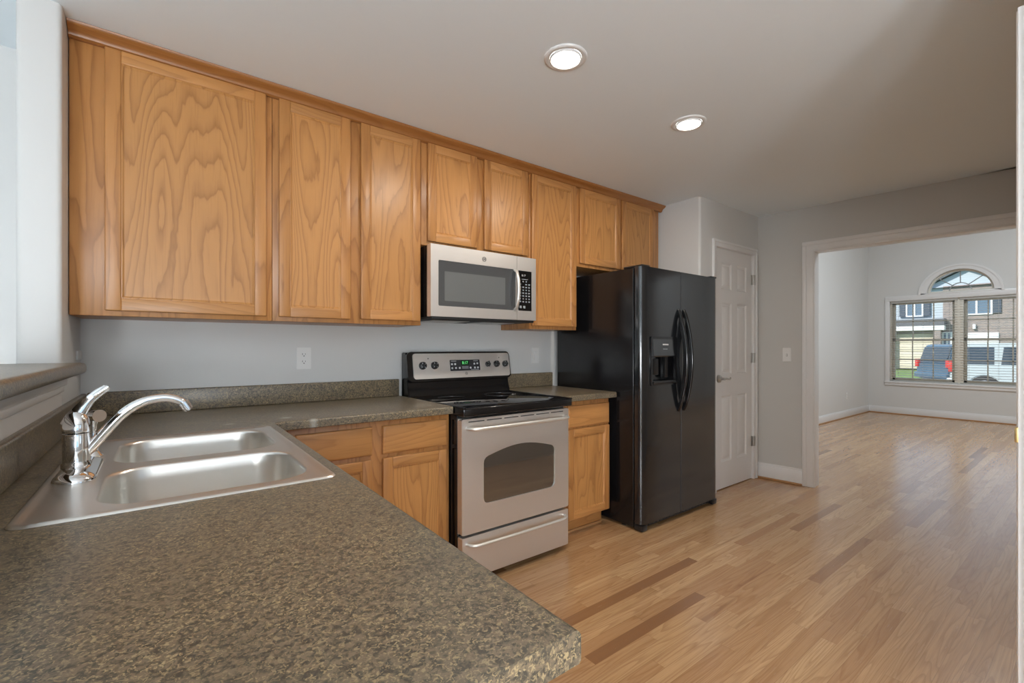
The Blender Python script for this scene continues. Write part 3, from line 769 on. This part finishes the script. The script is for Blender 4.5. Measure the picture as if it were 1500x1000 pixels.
# ------------------------------------------------------------------ range
rg_ = thing('range', (1.57, 2.35, 0), 'stainless steel electric range with black glass cooktop set between the base cabinets', 'range')
A0, A1 = 1.196, 1.953
YR = 1.995
bm = B(); box(bm, A0+.004, A1-.004, YR+.045, 2.70, .03, .872, .002)
for sx in (A0+.03, A1-.05):
    for yy in (2.08, 2.62): cyl(bm, (sx, yy, 0), (sx, yy, .035), .015, n=12)
obj('body', bm, 'black', rg_)
bm = B()
plate(bm, rrect(A0+.006, A1-.006, .262, .852, .010, 4), [[(1.335, .43), (1.335, .612), (1.338, .628), (1.348, .641)]+[(1.362+.449*i/14, .648+.038*math.sin(PI*i/14)) for i in range(0, 15)]+[(1.825, .641), (1.835, .628), (1.838, .612), (1.838, .43)]+[(1.838-.03*(1-math.cos(a*PI/8)), .43-.03*math.sin(a*PI/8)) for a in range(1, 5)]+[(1.365-.03*math.sin(a*PI/8), .40+.03*(1-math.cos(a*PI/8))) for a in range(0, 4)]], PY, YR, YR+.035)
box(bm, A0+.006, A1-.006, YR+.035, YR+.044, .262, .852)
dr = obj('oven_door', bm, 'steel', rg_, 30)
bm = B(); box(bm, 1.325, 1.848, YR+.006, YR+.030, .39, .70); obj('oven_window', bm, 'oven_glass', dr)
bm = B()
for i in range(6):
    a = A0+.045+i*.113; box(bm, a, a+.098, YR-.0004, YR+.01, .8335, .8395, .001)
obj('vent_slots', bm, 'slot', dr)
def bar_handle(x0, x1, z, yf, out, r, droop=0):
    bm = B(); p = [(x0, yf+.002, z)]
    n = 10
    for i in range(1, n+1):
        a = i/n*PI/2; p.append((x0+.07*(1-math.cos(a))*.9+.0, yf-out*math.sin(a), z+droop*math.sin(a)*.3))
    m_ = [((x0+x1)/2, yf-out-.004, z+droop)]
    q = [(x0+x1-t_[0], t_[1], t_[2]) for t_ in p[::-1]]
    tube(bm, p+m_+q, r, 14, 1, .8); return bm
obj('oven_handle', bar_handle(1.238, 1.925, .803, YR, .045, .0135), 'steel_handle', dr, 60)
bm = B(); prism(bm, rrect(A0+.008, A1-.008, .034, .248, .008, 4), 'y', YR, YR+.044); dw_ = obj('storage_drawer', bm, 'steel', rg_, 30)
obj('drawer_handle', bar_handle(1.235, 1.915, .212, YR, .042, .0105), 'steel_handle', dw_, 60)
# cooktop
bm = B(); box(bm, A0, A1, 1.968, 2.62, .868, .910, .006, 3); box(bm, A0-.002, A0+.018, 1.968, 2.62, .905, .9165, .004); box(bm, A1-.018, A1+.002, 1.968, 2.62, .905, .9165, .004)
ck = obj('cooktop', bm, 'black', rg_)
bm = B(); box(bm, A0+.018, A1-.018, 1.985, 2.60, .9095, .9130, .0015); obj('glass_top', bm, 'glass_black', ck)
for (cx, cy, r) in ((1.40, 2.16, .115), (1.76, 2.16, .09), (1.40, 2.44, .085), (1.76, 2.44, .105)):
    bm = B(); plate(bm, [(cx+r*math.cos(i*PI/24), cy+r*math.sin(i*PI/24)) for i in range(48)], [[(cx+(r-.003)*math.cos(i*PI/24), cy+(r-.003)*math.sin(i*PI/24)) for i in range(48)]], PZ, .9131, .9133)
    obj('burner_ring', bm, mat('burner_ring_grey', (.07, .07, .075), .2) if (cx, cy) == (1.40, 2.16) else bpy.data.materials['burner_ring_grey'], ck)
# backguard
bm = B()
prism(bm, [(2.600, .905), (2.705, .905), (2.705, 1.185), (2.655, 1.185), (2.635, 1.17), (2.610, 1.025), (2.622, 1.005), (2.612, .955), (2.600, .93)], 'x', A0-.004, A1+.009, .004)
bgd = obj('backguard', bm, 'black', rg_, 30)
tilt = math.atan2(.028, .165)
BG = Matrix.Translation((1.575, 2.6165, 1.098)) @ Matrix.Rotation(-tilt, 4, 'X')
bm = B(); prism(bm, rrect(-.350, .386, -.080, .080, .018, 6), 'y', -.010, .012, 0, 2, BG); sp_f = obj('control_fascia', bm, 'steel', bgd, 30)
bm = B(); prism(bm, rrect(-.386, .398, -.094, .092, .03, 6), 'y', -.004, .014, .002, 2, BG); obj('fascia_surround', bm, 'black', bgd, 30)
for (kx, kr) in ((-.289, .0245), (-.206, .0245), (.199, .018), (.272, .0225), (.346, .0215)):
    bm = B(); lathe(bm, [(kr, -.010), (kr, -.016), (kr*.92, -.028), (kr*.8, -.031)], (kx, 0, .003), 'y', 28)
    box(bm, kx-.004, kx+.004, -.038, -.028, -.017, .023, .003)
    bmesh.ops.transform(bm, matrix=BG, verts=bm.verts); kb = obj('knob', bm, 'black_plastic', bgd, 50)
    bm = B()
    for a_ in (-.6, .9, 2.5, 4.0):
        box(bm, -.001, .001, -.0325, -.030, kr*.45, kr*.85, 0, 2, Matrix.Translation((kx, 0, .003)) @ Matrix.Rotation(a_, 4, 'Y'))
    bmesh.ops.transform(bm, matrix=BG, verts=bm.verts); obj('knob_marks', bm, 'print', kb, 0)
for kx in (-.247, .300):
    bm = B(); lathe(bm, [(.004, -.0098), (.004, -.0115)], (kx, 0, .047), 'y', 12); bmesh.ops.transform(bm, matrix=BG, verts=bm.verts); obj('indicator_light', bm, 'slot', bgd)
bm = B(); prism(bm, rrect(-.094, .136, -.036, .036, .004, 3), 'y', -.0125, -.0095, 0, 2, BG); dp = obj('display_panel', bm, 'disp', bgd, 30)
bm = B(); prism(bm, rrect(-.012, .050, .000, .030, .002, 3), 'y', -.0135, -.012, 0, 2, BG); obj('clock_window', bm, 'led_bg', dp, 0)
text('clock_digits', '8:17', .026, 'led', dp, BG @ Matrix.Translation((.019, -.0138, .015)) @ FACE_Y)
marks = [(-.080, .008), (-.056, .008), (-.080, -.018), (-.052, -.018), (-.024, -.018), (.060, -.018), (.092, .008), (.116, .010), (.094, -.018), (.118, -.018)]
bars = [(-.086, -.046, .0275), (.086, .122, .0275), (.062, .124, -.0305)]
for (lo_, hi_) in ((-.1, 0), (0, .2)):
    bm = B()
    for (mx_, mz_) in marks:
        if lo_ <= mx_ < hi_: prism(bm, rrect(mx_-.0065, mx_+.0065, mz_-.0060, mz_+.0060, .003, 3), 'y', -.0131, -.0124, 0, 2, BG)
    for (a, b_, z) in bars:
        if lo_ <= a < hi_: box(bm, a, b_, -.0131, -.0124, z-.0012, z+.0012, 0, 2, BG)
    obj('button_marks', bm, 'print', dp, 0)
bm = B()
for i in range(5):
    for zz in (-.011, -.020): box(bm, -.004+i*.010, .003+i*.010, -.0131, -.0124, zz-.003, zz+.003, 0, 2, BG)
obj('button_lettering', bm, 'print_dim', dp, 0)
def emblem(parent, mxx, r):
    bm = B(); plate(bm, [(r*math.cos(i*PI/16), r*math.sin(i*PI/16)) for i in range(32)], [[(r*.84*math.cos(i*PI/16), r*.84*math.sin(i*PI/16)) for i in range(32)]], PY, -.0012, 0)
    bmesh.ops.transform(bm, matrix=mxx, verts=bm.verts); e_ = obj('emblem', bm, 'gasket', parent, 0)
    text('emblem_letters', 'GE', r*1.15, 'gasket', e_, mxx @ Matrix.Translation((0, -.0006, 0)) @ FACE_Y)
emblem(bgd, BG @ Matrix.Translation((.025, -.0102, -.055)), .0085)

# ------------------------------------------------------------------ microwave
mw = thing('microwave', (1.56, 2.5, 1.385), 'stainless steel over the range microwave hanging under the wall cabinets', 'microwave')
W0, W1, YM, MZ0, MZ1 = 1.184, 1.948, 2.298, 1.388, 1.796
bm = B(); box(bm, W0+.004, W1-.004, YM+.045, YW-.002, MZ0+.004, MZ1-.001, .002); obj('body', bm, 'black_side', mw)
bm = B(); box(bm, W0+.01, W1-.01, YM+.01, YW-.06, MZ0-.010, MZ0+.005, .003); un = obj('underside_vent', bm, 'gasket', mw)
bm = B()
for k in range(2): box(bm, W0+.08+k*.35, W0+.33+k*.35, YM+.12, YM+.32, MZ0-.0125, MZ0-.009, .002)
obj('grease_filter', bm, 'nickel', un)
XS = 1.790
bm = B()
plate(bm, [(W0, MZ0+.004), (XS-.001, MZ0+.004), (XS-.001, MZ1), (W0, MZ1)], [rrect(1.232, 1.781, 1.452, 1.710, .008, 4)], PY, YM, YM+.020)
box(bm, W0, XS-.001, YM+.020, YM+.044, MZ0+.004, MZ1)
md = obj('door', bm, 'steel', mw, 30)
bm = B(); box(bm, 1.225, 1.785, YM+.003, YM+.018, 1.445, 1.716); obj('door_glass', bm, 'mw_glass', md)
bm = B(); prism(bm, rrect(1.272, 1.700, 1.482, 1.650, .004, 3), 'y', YM+.0022, YM+.0035); obj('viewing_screen', bm, 'mw_screen', md)
bm = B(); tube(bm, [(1.775, YM+.004, 1.455), (1.775, YM-.020, 1.470), (1.775, YM-.036, 1.52), (1.775, YM-.042, 1.58), (1.775, YM-.036, 1.64), (1.775, YM-.020, 1.692), (1.775, YM+.004, 1.708)], .0125, 14, .9, .7)
obj('door_handle', bm, 'steel_handle', md, 60)
bm = B()
plate(bm, [(XS+.001, MZ0+.004), (W1, MZ0+.004), (W1, MZ1), (XS+.001, MZ1)], [rrect(1.802, 1.912, 1.452, 1.708, .003, 3)], PY, YM, YM+.020)
box(bm, XS+.001, W1, YM+.020, YM+.044, MZ0+.004, MZ1)
cpn = obj('control_panel', bm, 'steel', mw, 30)
bm = B(); box(bm, 1.800, 1.914, YM+.002, YM+.018, 1.450, 1.710); kp = obj('keypad', bm, 'glass_black', cpn)
text('clock_digits', '8:17', .018, 'print', kp, Matrix.Translation((1.846, YM+.0014, 1.678)) @ FACE_Y)
bm = B()
for r_ in range(8):
    for c_ in range(4):
        if (r_, c_) in ((0, 0), (0, 3), (1, 1)): continue
        cx, cz = 1.818+c_*.0245, 1.640-r_*.0185
        hw = .0065 if (r_*5+c_*3) % 3 else .0045
        box(bm, cx-hw, cx+hw, YM+.0012, YM+.0022, cz-.0042, cz+.0042)
box(bm, 1.830, 1.880, YM+.0012, YM+.0022, 1.652, 1.656)
obj('keypad_marks', bm, 'print_dim', kp, 0)
bm = B()
for cx in (1.822, 1.852): box(bm, cx-.008, cx+.008, YM+.0012, YM+.0022, 1.468, 1.484)
obj('start_marks', bm, 'print_dim', kp, 0)
emblem(md, Matrix.Translation((1.541, YM-.0002, 1.748)), .014)

# ------------------------------------------------------------------ refrigerator
fg = thing('refrigerator', (2.96, 2.3, 0), 'tall black side by side refrigerator with ice and water dispenser', 'refrigerator')
R0, R1, RM = 2.492, 3.436, 2.935
bm = B(); box(bm, R0+.002, R1-.002, 1.940, 2.68, .018, 1.748, .006, 3)
for xx in (R0+.05, R1-.05):
    for yy in (2.05, 2.62): cyl(bm, (xx, yy, 0), (xx, yy, .03), .022, n=14)
obj('body', bm, 'black_side', fg)
bm = B(); box(bm, R0+.02, R1-.02, 1.925, 1.941, .06, 1.74); obj('door_gasket', bm, 'gasket', fg)
def fdoor(x0, x1, rl, rr, hole=None):
    YD = 1.868
    def prof(z):
        pts = [(x0, 1.928)]
        n = 8
        if rl: pts += [(x0+rl*(1-math.cos(a*PI/2/n)), YD+.035-.035*math.sin(a*PI/2/n)) for a in range(n+1)]
        else: pts += [(x0, YD+.004), (x0+.004, YD)]
        if rr: pts += [(x1-rr*(1-math.sin(a*PI/2/n)), YD+.035-.035*math.cos(a*PI/2/n)) for a in range(n+1)]
        else: pts += [(x1-.004, YD), (x1, YD+.004)]
        return pts+[(x1, 1.928)]
    return prof(0)
YD = 1.868
HX0, HX1, HZ0, HZ1 = 2.590, 2.862, .972, 1.278
bm = B(); prism(bm, fdoor(R0, RM-.003, .055, 0), 'z', .050, HZ0, 0); prism(bm, fdoor(R0, RM-.003, .055, 0), 'z', HZ1, 1.752, 0)
prism(bm, [p for p in fdoor(R0, HX0, .055, 0) if True], 'z', HZ0, HZ1); box(bm, HX1, RM-.003, YD, 1.928, HZ0, HZ1)
ld = obj('freezer_door', bm, 'fridge_front', fg, 30)
bm = B(); prism(bm, fdoor(RM+.003, R1, 0, .055), 'z', .050, 1.752, 0); rd = obj('fresh_food_door', bm, 'fridge_front', fg, 30)
bm = B()
box(bm, R0+.01, R0+.09, 1.872, 2.03, 1.750, 1.764, .005, 3); obj('hinge_cover', bm, 'black_plastic', fg)
bm = B(); box(bm, R1-.09, R1-.01, 1.872, 2.03, 1.750, 1.764, .005, 3); obj('hinge_cover', bm, 'black_plastic', fg)
bm = B(); box(bm, R0+.012, R1-.012, 1.905, 1.941, .012, .048, .004)
for i in range(20): box(bm, R0+.08+i*.04, R0+.105+i*.04, 1.901, 1.906, .018, .042)
obj('kick_grille', bm, 'black_plastic', fg)
for xx in (R0+.035, R1-.035):
    bm = B(); box(bm, xx-.03, xx+.03, 1.872, 1.94, .004, .044, .008); obj('caster_cover', bm, 'black_plastic', fg)
# dispenser: bezel, control panel, niche
bm = B(); plate(bm, rrect(HX0-.012, HX1+.012, HZ0-.012, HZ1+.012, .012, 4), [rrect(HX0+.006, HX1-.006, HZ0+.010, 1.158, .008, 4)], PY, YD-.008, YD+.010)
ds = obj('dispenser', bm, 'black', ld, 30)
bm = B()   # niche: back and sides
t_ = [(HX0+.006, HZ0+.010), (HX1-.006, HZ0+.010), (HX1-.006, 1.158), (HX0+.006, 1.158)]
va = [bm.verts.new((p[0], YD+.008, p[1])) for p in t_]; vb = [bm.verts.new((p[0]+(.01 if p[0] < 2.7 else -.01), YD+.052, p[1])) for p in t_]
for i in range(4): bm.faces.new((va[i], va[(i+1) % 4], vb[(i+1) % 4], vb[i]))
bm.faces.new(vb); obj('niche', bm, 'black', ds, 0)
bm = B(); prism(bm, [(YD-.020, 1.160), (YD-.008, 1.275), (YD-.004, 1.275), (YD-.004, 1.158), (YD-.016, 1.152)], 'x', HX0+.002, HX1-.002, .002); dpn = obj('dispenser_panel', bm, 'fridge_front', ds, 30)
bm = B(); box(bm, 2.700, 2.765, YD-.0135, YD-.0115, 1.232, 1.241); obj('brand_mark', bm, 'print', dpn, 0)
bm = B(); box(bm, 2.700, 2.748, YD-.0165, YD-.0140, 1.203, 1.208); obj('panel_lettering', bm, 'print_dim', dpn, 0)
bm = B(); prism(bm, [(YD-.016, .978), (YD-.008, .966), (YD+.05, .972), (YD+.05, .986), (YD-.012, .990)], 'x', HX0+.008, HX1-.008, .002); obj('drip_tray', bm, 'black_plastic', ds, 30)
bm = B(); box(bm, 2.64, 2.70, YD+.02, YD+.035, 1.03, 1.14, .004, 2); box(bm, 2.76, 2.80, YD+.012, YD+.03, 1.01, 1.15, .004, 2); obj('dispenser_paddle', bm, 'black_plastic', ds)
for (hx, par) in ((2.902, ld), (2.970, rd)):
    bm = B(); n = 18; out = []
    for i in range(n+1):
        s = i/n; out.append((hx+.004*math.sin(PI*s), YD+.002-.062*math.sin(PI*s)**.8, .768+(1.485-.768)*s))
    tube(bm, out, [.0145 if 0 < i < n else .011 for i in range(n+1)], 14, .8, 1.05)
    # inner rib of the bow handle
    tube(bm, [(p[0], p[1]+.016 if 2 < i < n-2 else p[1]+.004, p[2]) for i, p in enumerate(out)], .008, 10)
    obj('door_handle', bm, 'black', par, 60)

# ------------------------------------------------------------------ outlets and switches
def outlet_plate(cx, cz, y, label, kind='outlet', mx=None, name='wall_outlet'):
    pass
def wallplate(name, label, cat, M4, kind, w=.072, h=.118):
    loc = M4.to_translation(); t = thing(name, loc, label, cat)
    T = M4
    bm = B(); prism(bm, rrect(-w/2, w/2, -h/2, h/2, .006, 4), 'y', -.006, -.0002, .0015, 2, T); obj('cover_plate', bm, 'white_plastic', t)
    if kind == 'outlet':
        for dz in (-.020, .020):
            bm = B(); prism(bm, rrect(-.0165, .0165, dz-.0140, dz+.0140, .009, 5), 'y', -.008, -.005, .0008, 2, T); f = obj('receptacle', bm, 'white_plastic', t)
            bm = B(); box(bm, -.0085, -.0062, -.0086, -.0078, dz-.001, dz+.008, 0, 2, T); box(bm, .0058, .0078, -.0086, -.0078, dz, dz+.007, 0, 2, T)
            b2 = B(); lathe(b2, [(.003, -.0086), (.003, -.0078)], (0, 0, dz-.007), 'y', 10); bmesh.ops.transform(b2, matrix=T, verts=b2.verts); join(bm, b2)
            obj('socket_slots', bm, 'slot', f, 0)
    elif kind == 'toggle':
        bm = B(); box(bm, -.005, .005, -.0075, -.005, -.012, .012, .0005, 2, T); box(bm, -.0035, .0035, -.016, -.006, -.002, .010, .0012, 2, T); obj('toggle', bm, 'white_plastic', t)
        bm = B(); box(bm, -.006, .006, -.0066, -.0058, -.0135, -.002, 0, 2, T); obj('toggle_slot', bm, 'slot', t)
    elif kind == 'rocker':
        for dx in ((-.023, .023) if w > .1 else (0,)):
            bm = B(); box(bm, dx-.0155, dx+.0155, -.0095, -.005, -.032, .032, .002, 2, T); obj('rocker', bm, 'white_plastic', t)
    return t
wallplate('wall_outlet', 'white duplex outlet on the back wall under the left wall cabinets', 'outlet', Matrix.Translation((.624, YW, 1.157)), 'outlet', .076, .120)
wallplate('light_switch', 'white rocker switch on the back wall between range and refrigerator', 'switch', Matrix.Translation((2.303, YW, 1.154)), 'rocker', .076, .120)
wallplate('light_switch', 'white toggle switch on the grey wall beside the wide doorway', 'switch', DW @ Matrix.Translation((.247, 0, 1.15)), 'toggle', .068, .125)
wallplate('wall_outlet', 'white outlet low on the left wall of the far room', 'outlet', Matrix.Translation((9.46, 2.82, .37)), 'outlet')

# ------------------------------------------------------------------ recessed lights, added fill lamps
def downlight(x, y, z, label, power, group='recessed ceiling lights', dia=.12, hidden=False):
    t = thing('ceiling_light', (x, y, z), label, 'ceiling light', group)
    bm = B(); lathe(bm, [(.090, z-.0002), (.089, z-.005), (.080, z-.008), (.070, z-.006), (.0665, z-.003)], (x, y, 0), 'z', 48, False); obj('trim_ring', bm, 'trim', t, 60)
    bm = B(); lathe(bm, [(.0665, z-.0035), (.066, z-.010), (.062, z-.0125), (.060, z-.010)], (x, y, 0), 'z', 48, False); obj('inner_ring', bm, 'trim', t, 60)
    bm = B(); lathe(bm, [(.0600, z-.009), (.055, z-.0125), (.040, z-.0155), (.020, z-.017), (.001, z-.0175)], (x, y, 0), 'z', 40); obj('lens', bm, 'lens', t, 60)
    ld_ = bpy.data.lights.new('downlight', 'AREA'); ld_.shape = 'DISK'; ld_.size = .115; ld_.energy = power; ld_.color = (1, .90, .78)
    lo = bpy.data.objects.new('lamp', ld_); C.objects.link(lo); lo.parent = t; lo.location = (0, 0, -.021)
    return t
downlight(1.352, 1.402, 2.44, 'round recessed ceiling light nearer the camera, over the kitchen floor', 8)
downlight(2.282, 1.405, 2.44, 'round recessed ceiling light farther back, towards the refrigerator', 8)
def fill_panel(x, y, z, sx, sy, power, label, col=(1, .97, .93)):  # builds an added fill panel shaped as a ceiling light
    t = thing('fill_panel_lamp', (x, y, z), label, 'ceiling light')
    bm = B(); box(bm, x-sx/2-.02, x+sx/2+.02, y-sy/2-.02, y+sy/2+.02, z-.05, z-.001, .005); obj('fill_housing', bm, 'trim', t)
    ld_ = bpy.data.lights.new('fixture', 'AREA'); ld_.shape = 'RECTANGLE'; ld_.size = sx; ld_.size_y = sy; ld_.energy = power; ld_.color = col
    lo = bpy.data.objects.new('lamp', ld_); C.objects.link(lo); lo.parent = t; lo.location = (0, 0, -.055)
    return t
def fill_globe(x, y, z, ztop, power, label, col=(.93, .97, 1.0), r=.2):  # builds an added fill lamp shaped as a hanging globe
    t = thing('fill_lamp', (x, y, ztop), label, 'pendant light')
    bm = B(); cyl(bm, (x, y, z+r+.03), (x, y, ztop-.02), .008, n=10); obj('rod', bm, 'nickel', t)
    bm = B(); lathe(bm, [(.06, ztop-.001), (.06, ztop-.02), (.02, ztop-.03)], (x, y, 0)); obj('canopy', bm, 'nickel', t)
    bm = B(); lathe(bm, [(.035, z+r+.03), (.045, z+r+.005), (.02, z+r)], (x, y, 0)); obj('socket', bm, 'nickel', t)
    ld_ = bpy.data.lights.new('globe', 'POINT'); ld_.shadow_soft_size = r; ld_.energy = power; ld_.color = col
    lo = bpy.data.objects.new('globe', ld_); C.objects.link(lo); lo.parent = t; lo.location = (0, 0, z-ztop)
    return t
fill_globe(-1.5, -1.6, 1.0, 2.44, 110, 'left one of two added globe fill lamps, unseen behind the camera', r=.3)  # added pair, unseen, to brighten ceiling and walls
fill_globe(-.45, -2.2, 1.0, 2.44, 125, 'right one of two added globe fill lamps, unseen behind the camera', r=.3)
fill_globe(-4.2, -2.2, 1.35, 2.44, 35, 'added globe fill lamp, out of view in the living area left of the bar', r=.28)  # added fill from the living side, never in view
fill_panel(7.4, .2, 3.95, 1.6, 1.6, 95, 'added fill panel, out of view high in the far room', (.86, .94, 1.0))  # added to brighten the far room, never in view

# ------------------------------------------------------------------ outside
bm = B(); box(bm, 10.9, 80, -30, 40, -.62, -.50); o = struct('ground', bm, 'grass')
bm = B(); box(bm, 16.5, 31, -30, 40, -.499, -.44); struct('street', bm, 'asphalt')
bm = B(); box(bm, 13.6, 14.9, -30, 40, -.499, -.46); struct('sidewalk', bm, 'concrete')
def extbox(name, parent, m, *b_):
    bm = B(); box(bm, *b_); return obj(name, bm, m, parent)
XH = 45
hs = thing('townhouse', (XH+4, 6, -.5), 'pale sided and brick townhouse row with dark shutters across the street', 'building')
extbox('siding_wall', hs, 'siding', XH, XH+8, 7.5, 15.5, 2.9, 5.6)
extbox('garage_wall', hs, 'cream', XH+.2, XH+8, 7.6, 15.5, -.5, 2.9)
extbox('brick_wall', hs, 'brick', XH-.1, XH+8, 3.0, 7.5, -.5, 5.6)
extbox('porch_roof', hs, 'roof', XH-.9, XH, 7.3, 15.5, 2.75, 3.25)
extbox('porch_beam', hs, 'ext_trim', XH-.9, XH-.4, 7.3, 15.5, 2.42, 2.75)
for (a, b_, c, e, nm) in ((8.66, 9.48, 3.58, 4.85, 1), (5.1, 6.45, 3.55, 4.75, 1), (11.8, 12.7, 3.58, 4.85, 1), (7.1, 7.45, 1.0, 2.2, 1)):
    bm = B(); plate(bm, [(a-.1, c-.1), (b_+.1, c-.1), (b_+.1, e+.1), (a-.1, e+.1)], [[(a, c), ((a+b_)/2-.05, c), ((a+b_)/2-.05, e), (a, e)], [((a+b_)/2+.05, c), (b_, c), (b_, e), ((a+b_)/2+.05, e)]], PX, XH-.18, XH+.01)
    f = obj('window', bm, 'ext_trim', hs); extbox('pane', f, 'ext_glass', XH-.12, XH-.10, a, b_, c, e)
for (a, b_) in ((8.20, 8.54), (9.60, 9.95), (4.6, 4.98), (11.3, 11.68), (12.82, 13.2)): extbox('shutter', hs, 'shutter', XH-.2, XH-.02, a, b_, 3.52, 4.9)
for (a, b_) in ((4.7, 6.45), (7.9, 10.2), (10.6, 12.9)):
    bm = B(); box(bm, XH-.2, XH+.1, a, b_, -.4, 2.2)
    for k in range(4): box(bm, XH-.22, XH-.19, a+.05, b_-.05, -.35+k*.62, .2+k*.62, .02)
    obj('garage_door', bm, 'ext_trim' if a < 5 else 'cream', hs)
for y in (7.7, 10.4, 13.0): extbox('porch_post', hs, 'brick', XH-.85, XH-.45, y-.2, y+.2, -.5, 2.42)
bm = B(); box(bm, XH-.32, XH-.1, 5.80, 5.95, 2.45, 2.8, .03); obj('wall_lantern', bm, 'ext_trim', hs)
for (yc, hw, z0_, hgt) in ((6.35, 2.3, 4.95, 1.7), (12.0, 3.4, 5.2, 2.3)):
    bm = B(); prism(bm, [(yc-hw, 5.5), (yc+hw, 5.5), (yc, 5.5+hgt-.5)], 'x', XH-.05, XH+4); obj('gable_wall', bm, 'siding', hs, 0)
    bm = B()
    for s in (-1, 1):
        prism(bm, [(yc+s*(hw+.35), 5.35), (yc, 5.5+hgt-.42), (yc, 5.5+hgt-.2), (yc+s*(hw+.35), 5.57)], 'x', XH-.45, XH+4.5)
    obj('gable_roof', bm, 'roof', hs, 0)
bm = B(); prism(bm, [(XH-.3, 5.5), (XH+8.3, 5.5), (XH+4, 6.1)], 'y', 3.0, 15.5) ; obj('main_roof', bm, 'roof', hs, 0)
h2 = thing('townhouse', (XH+4, -3, -.5), 'brick townhouse with white garage door at the right across the street', 'building')
extbox('brick_wall', h2, 'brick', XH, XH+8, -12, 2.9, -.5, 5.8)
for (a, b_) in ((.4, 1.8), (-3, -1.6), (-7, -5.6)):
    bm = B(); plate(bm, [(a-.1, 3.4), (b_+.1, 3.4), (b_+.1, 4.9), (a-.1, 4.9)], [[(a, 3.5), (b_, 3.5), (b_, 4.8), (a, 4.8)]], PX, XH-.15, XH+.01)
    f = obj('window', bm, 'ext_trim', h2); extbox('pane', f, 'ext_glass', XH-.1, XH-.08, a, b_, 3.5, 4.8)
for (a, b_) in ((-.4, 2.2), (-5, -2.4)): extbox('garage_door', h2, 'ext_trim', XH-.12, XH+.05, a, b_, -.4, 1.9)
bm = B(); prism(bm, [(XH-.4, 5.75), (XH+8.4, 5.75), (XH+4, 6.4)], 'y', -12, 3.0); obj('main_roof', bm, 'roof', h2, 0)

def car(name, loc, rotz, paint, label, long_=4.7, H=1.78, cat='car'):
    """front towards local +x, side windows on both sides"""
    t = thing(name, loc, label, cat); t.rotation_euler = (0, 0, rotz); ORG[t.name] = Vector((0, 0, 0))
    w = .93; L_ = long_/2
    bm = B()
    lower = [(-L_, .45), (-L_+.05, .95), (-L_+.02, 1.05), (L_-1.25, 1.08), (L_-.25, .98), (L_, .80), (L_, .42), (L_-.3, .32), (-L_+.2, .32)]
    prism(bm, lower, 'y', -w, w, .06, 2); bd = obj('body', bm, paint, t, 40)
    bm = B(); prism(bm, [(-L_+.06, 1.0), (-L_+.28, H-.08), (-L_+.5, H), (L_-2.1, H), (L_-1.85, H-.06), (L_-1.2, 1.05)], 'y', -w+.10, w-.10, .05, 2); cb_ = obj('cabin', bm, paint, t, 40)
    for s in (-1, 1):
        for (a, b_, c, e) in ((-L_+.32, -L_+1.05, -.02, .10), (-L_+1.20, -L_+2.15, 0, .0), (-L_+2.25, L_-1.95, 0, -.28)):
            bm = B(); y0_ = s*(w-.105); prism(bm, [(a-c*2, 1.10), (b_+(.55 if e < 0 else 0)*1.0, 1.10), (b_, H-.13), (a+.06, H-.13)], 'y', min(y0_, y0_+s*.012), max(y0_, y0_+s*.012)); obj('side_window', bm, 'car_glass', cb_, 0)
    bm = B(); prism(bm, [(L_-1.25, 1.10), (L_-1.83, H-.10), (L_-1.80, H-.09), (L_-1.215, 1.11)], 'y', -w+.2, w-.2); obj('windshield', bm, 'car_glass', cb_, 0)
    bm = B(); prism(bm, [(-L_+.08, 1.10), (-L_+.27, H-.14), (-L_+.245, H-.14), (-L_+.05, 1.10)], 'y', -w+.2, w-.2); obj('rear_window', bm, 'car_glass', cb_, 0)
    for s in (-1, 1):
        bm = B(); box(bm, -L_-.01, -L_+.16, s*(w-.16) if s > 0 else -w-.004, w+.004 if s > 0 else -(w-.16), .84, 1.16, .01); obj('tail_lamp', bm, 'red_lamp', t)
        bm = B(); box(bm, L_-.16, L_+.01, s*w-.22 if s > 0 else -w, w if s > 0 else -w+.22, .66, .84, .01); obj('head_lamp', bm, 'ext_trim', t)
        for xx in (-L_+.85, L_-.9):
            bm = B(); lathe(bm, [(.36, -.11), (.37, -.08), (.37, .08), (.36, .11)], (xx, s*(w-.09), .37), 'y', 28); wl = obj('wheel', bm, 'tyre', t)
            bm = B(); lathe(bm, [(.23, .0), (.20, s*.02), (.05, s*.01)], (xx, s*(w+.015), .37), 'y', 20); obj('wheel_rim', bm, 'rim', wl)
            bm = B(); prism(bm, [(xx+.46*math.cos(a*PI/12), .37+.46*math.sin(a*PI/12)) for a in range(13)]+[(xx+.40*math.cos(a*PI/12), .37+.40*math.sin(a*PI/12)) for a in range(12, -1, -1)], 'y', min(s*w, s*(w+.03)), max(s*w, s*(w+.03))); obj('wheel_arch', bm, paint, t, 0)
    bm = B(); box(bm, -L_-.06, -L_+.15, -w+.02, w-.02, .40, .62, .03); box(bm, L_-.15, L_+.06, -w+.02, w-.02, .38, .60, .03); obj('bumper', bm, paint, t)
    return t
car('parked_suv', (21.8, 1.0, -.44), -PI/2, 'car_white', 'pale silver SUV parked across the street, right part of the far window')
car('parked_suv', (26.5, 2.8, -.44), math.radians(-47), 'car_dark', 'dark blue SUV with a red tail lamp, left part of the far window')
for (x_, y_, r_) in ((13.1, 3.35, .40), (12.4, 2.75, .30)):
    bm = B(); bmesh.ops.create_icosphere(bm, subdivisions=4, radius=r_)
    for v in bm.verts:
        v.co *= 1+random.uniform(-.12, .12); v.co.z *= .8; v.co += Vector((x_, y_, -.5+r_*.7))
    o = obj('shrub', bm, 'shrub', None, 0); tag(o, 'larger round green shrub outside the far window' if r_ > .4 else 'smaller round green shrub outside the far window', 'shrub', 'shrubs outside the far window')
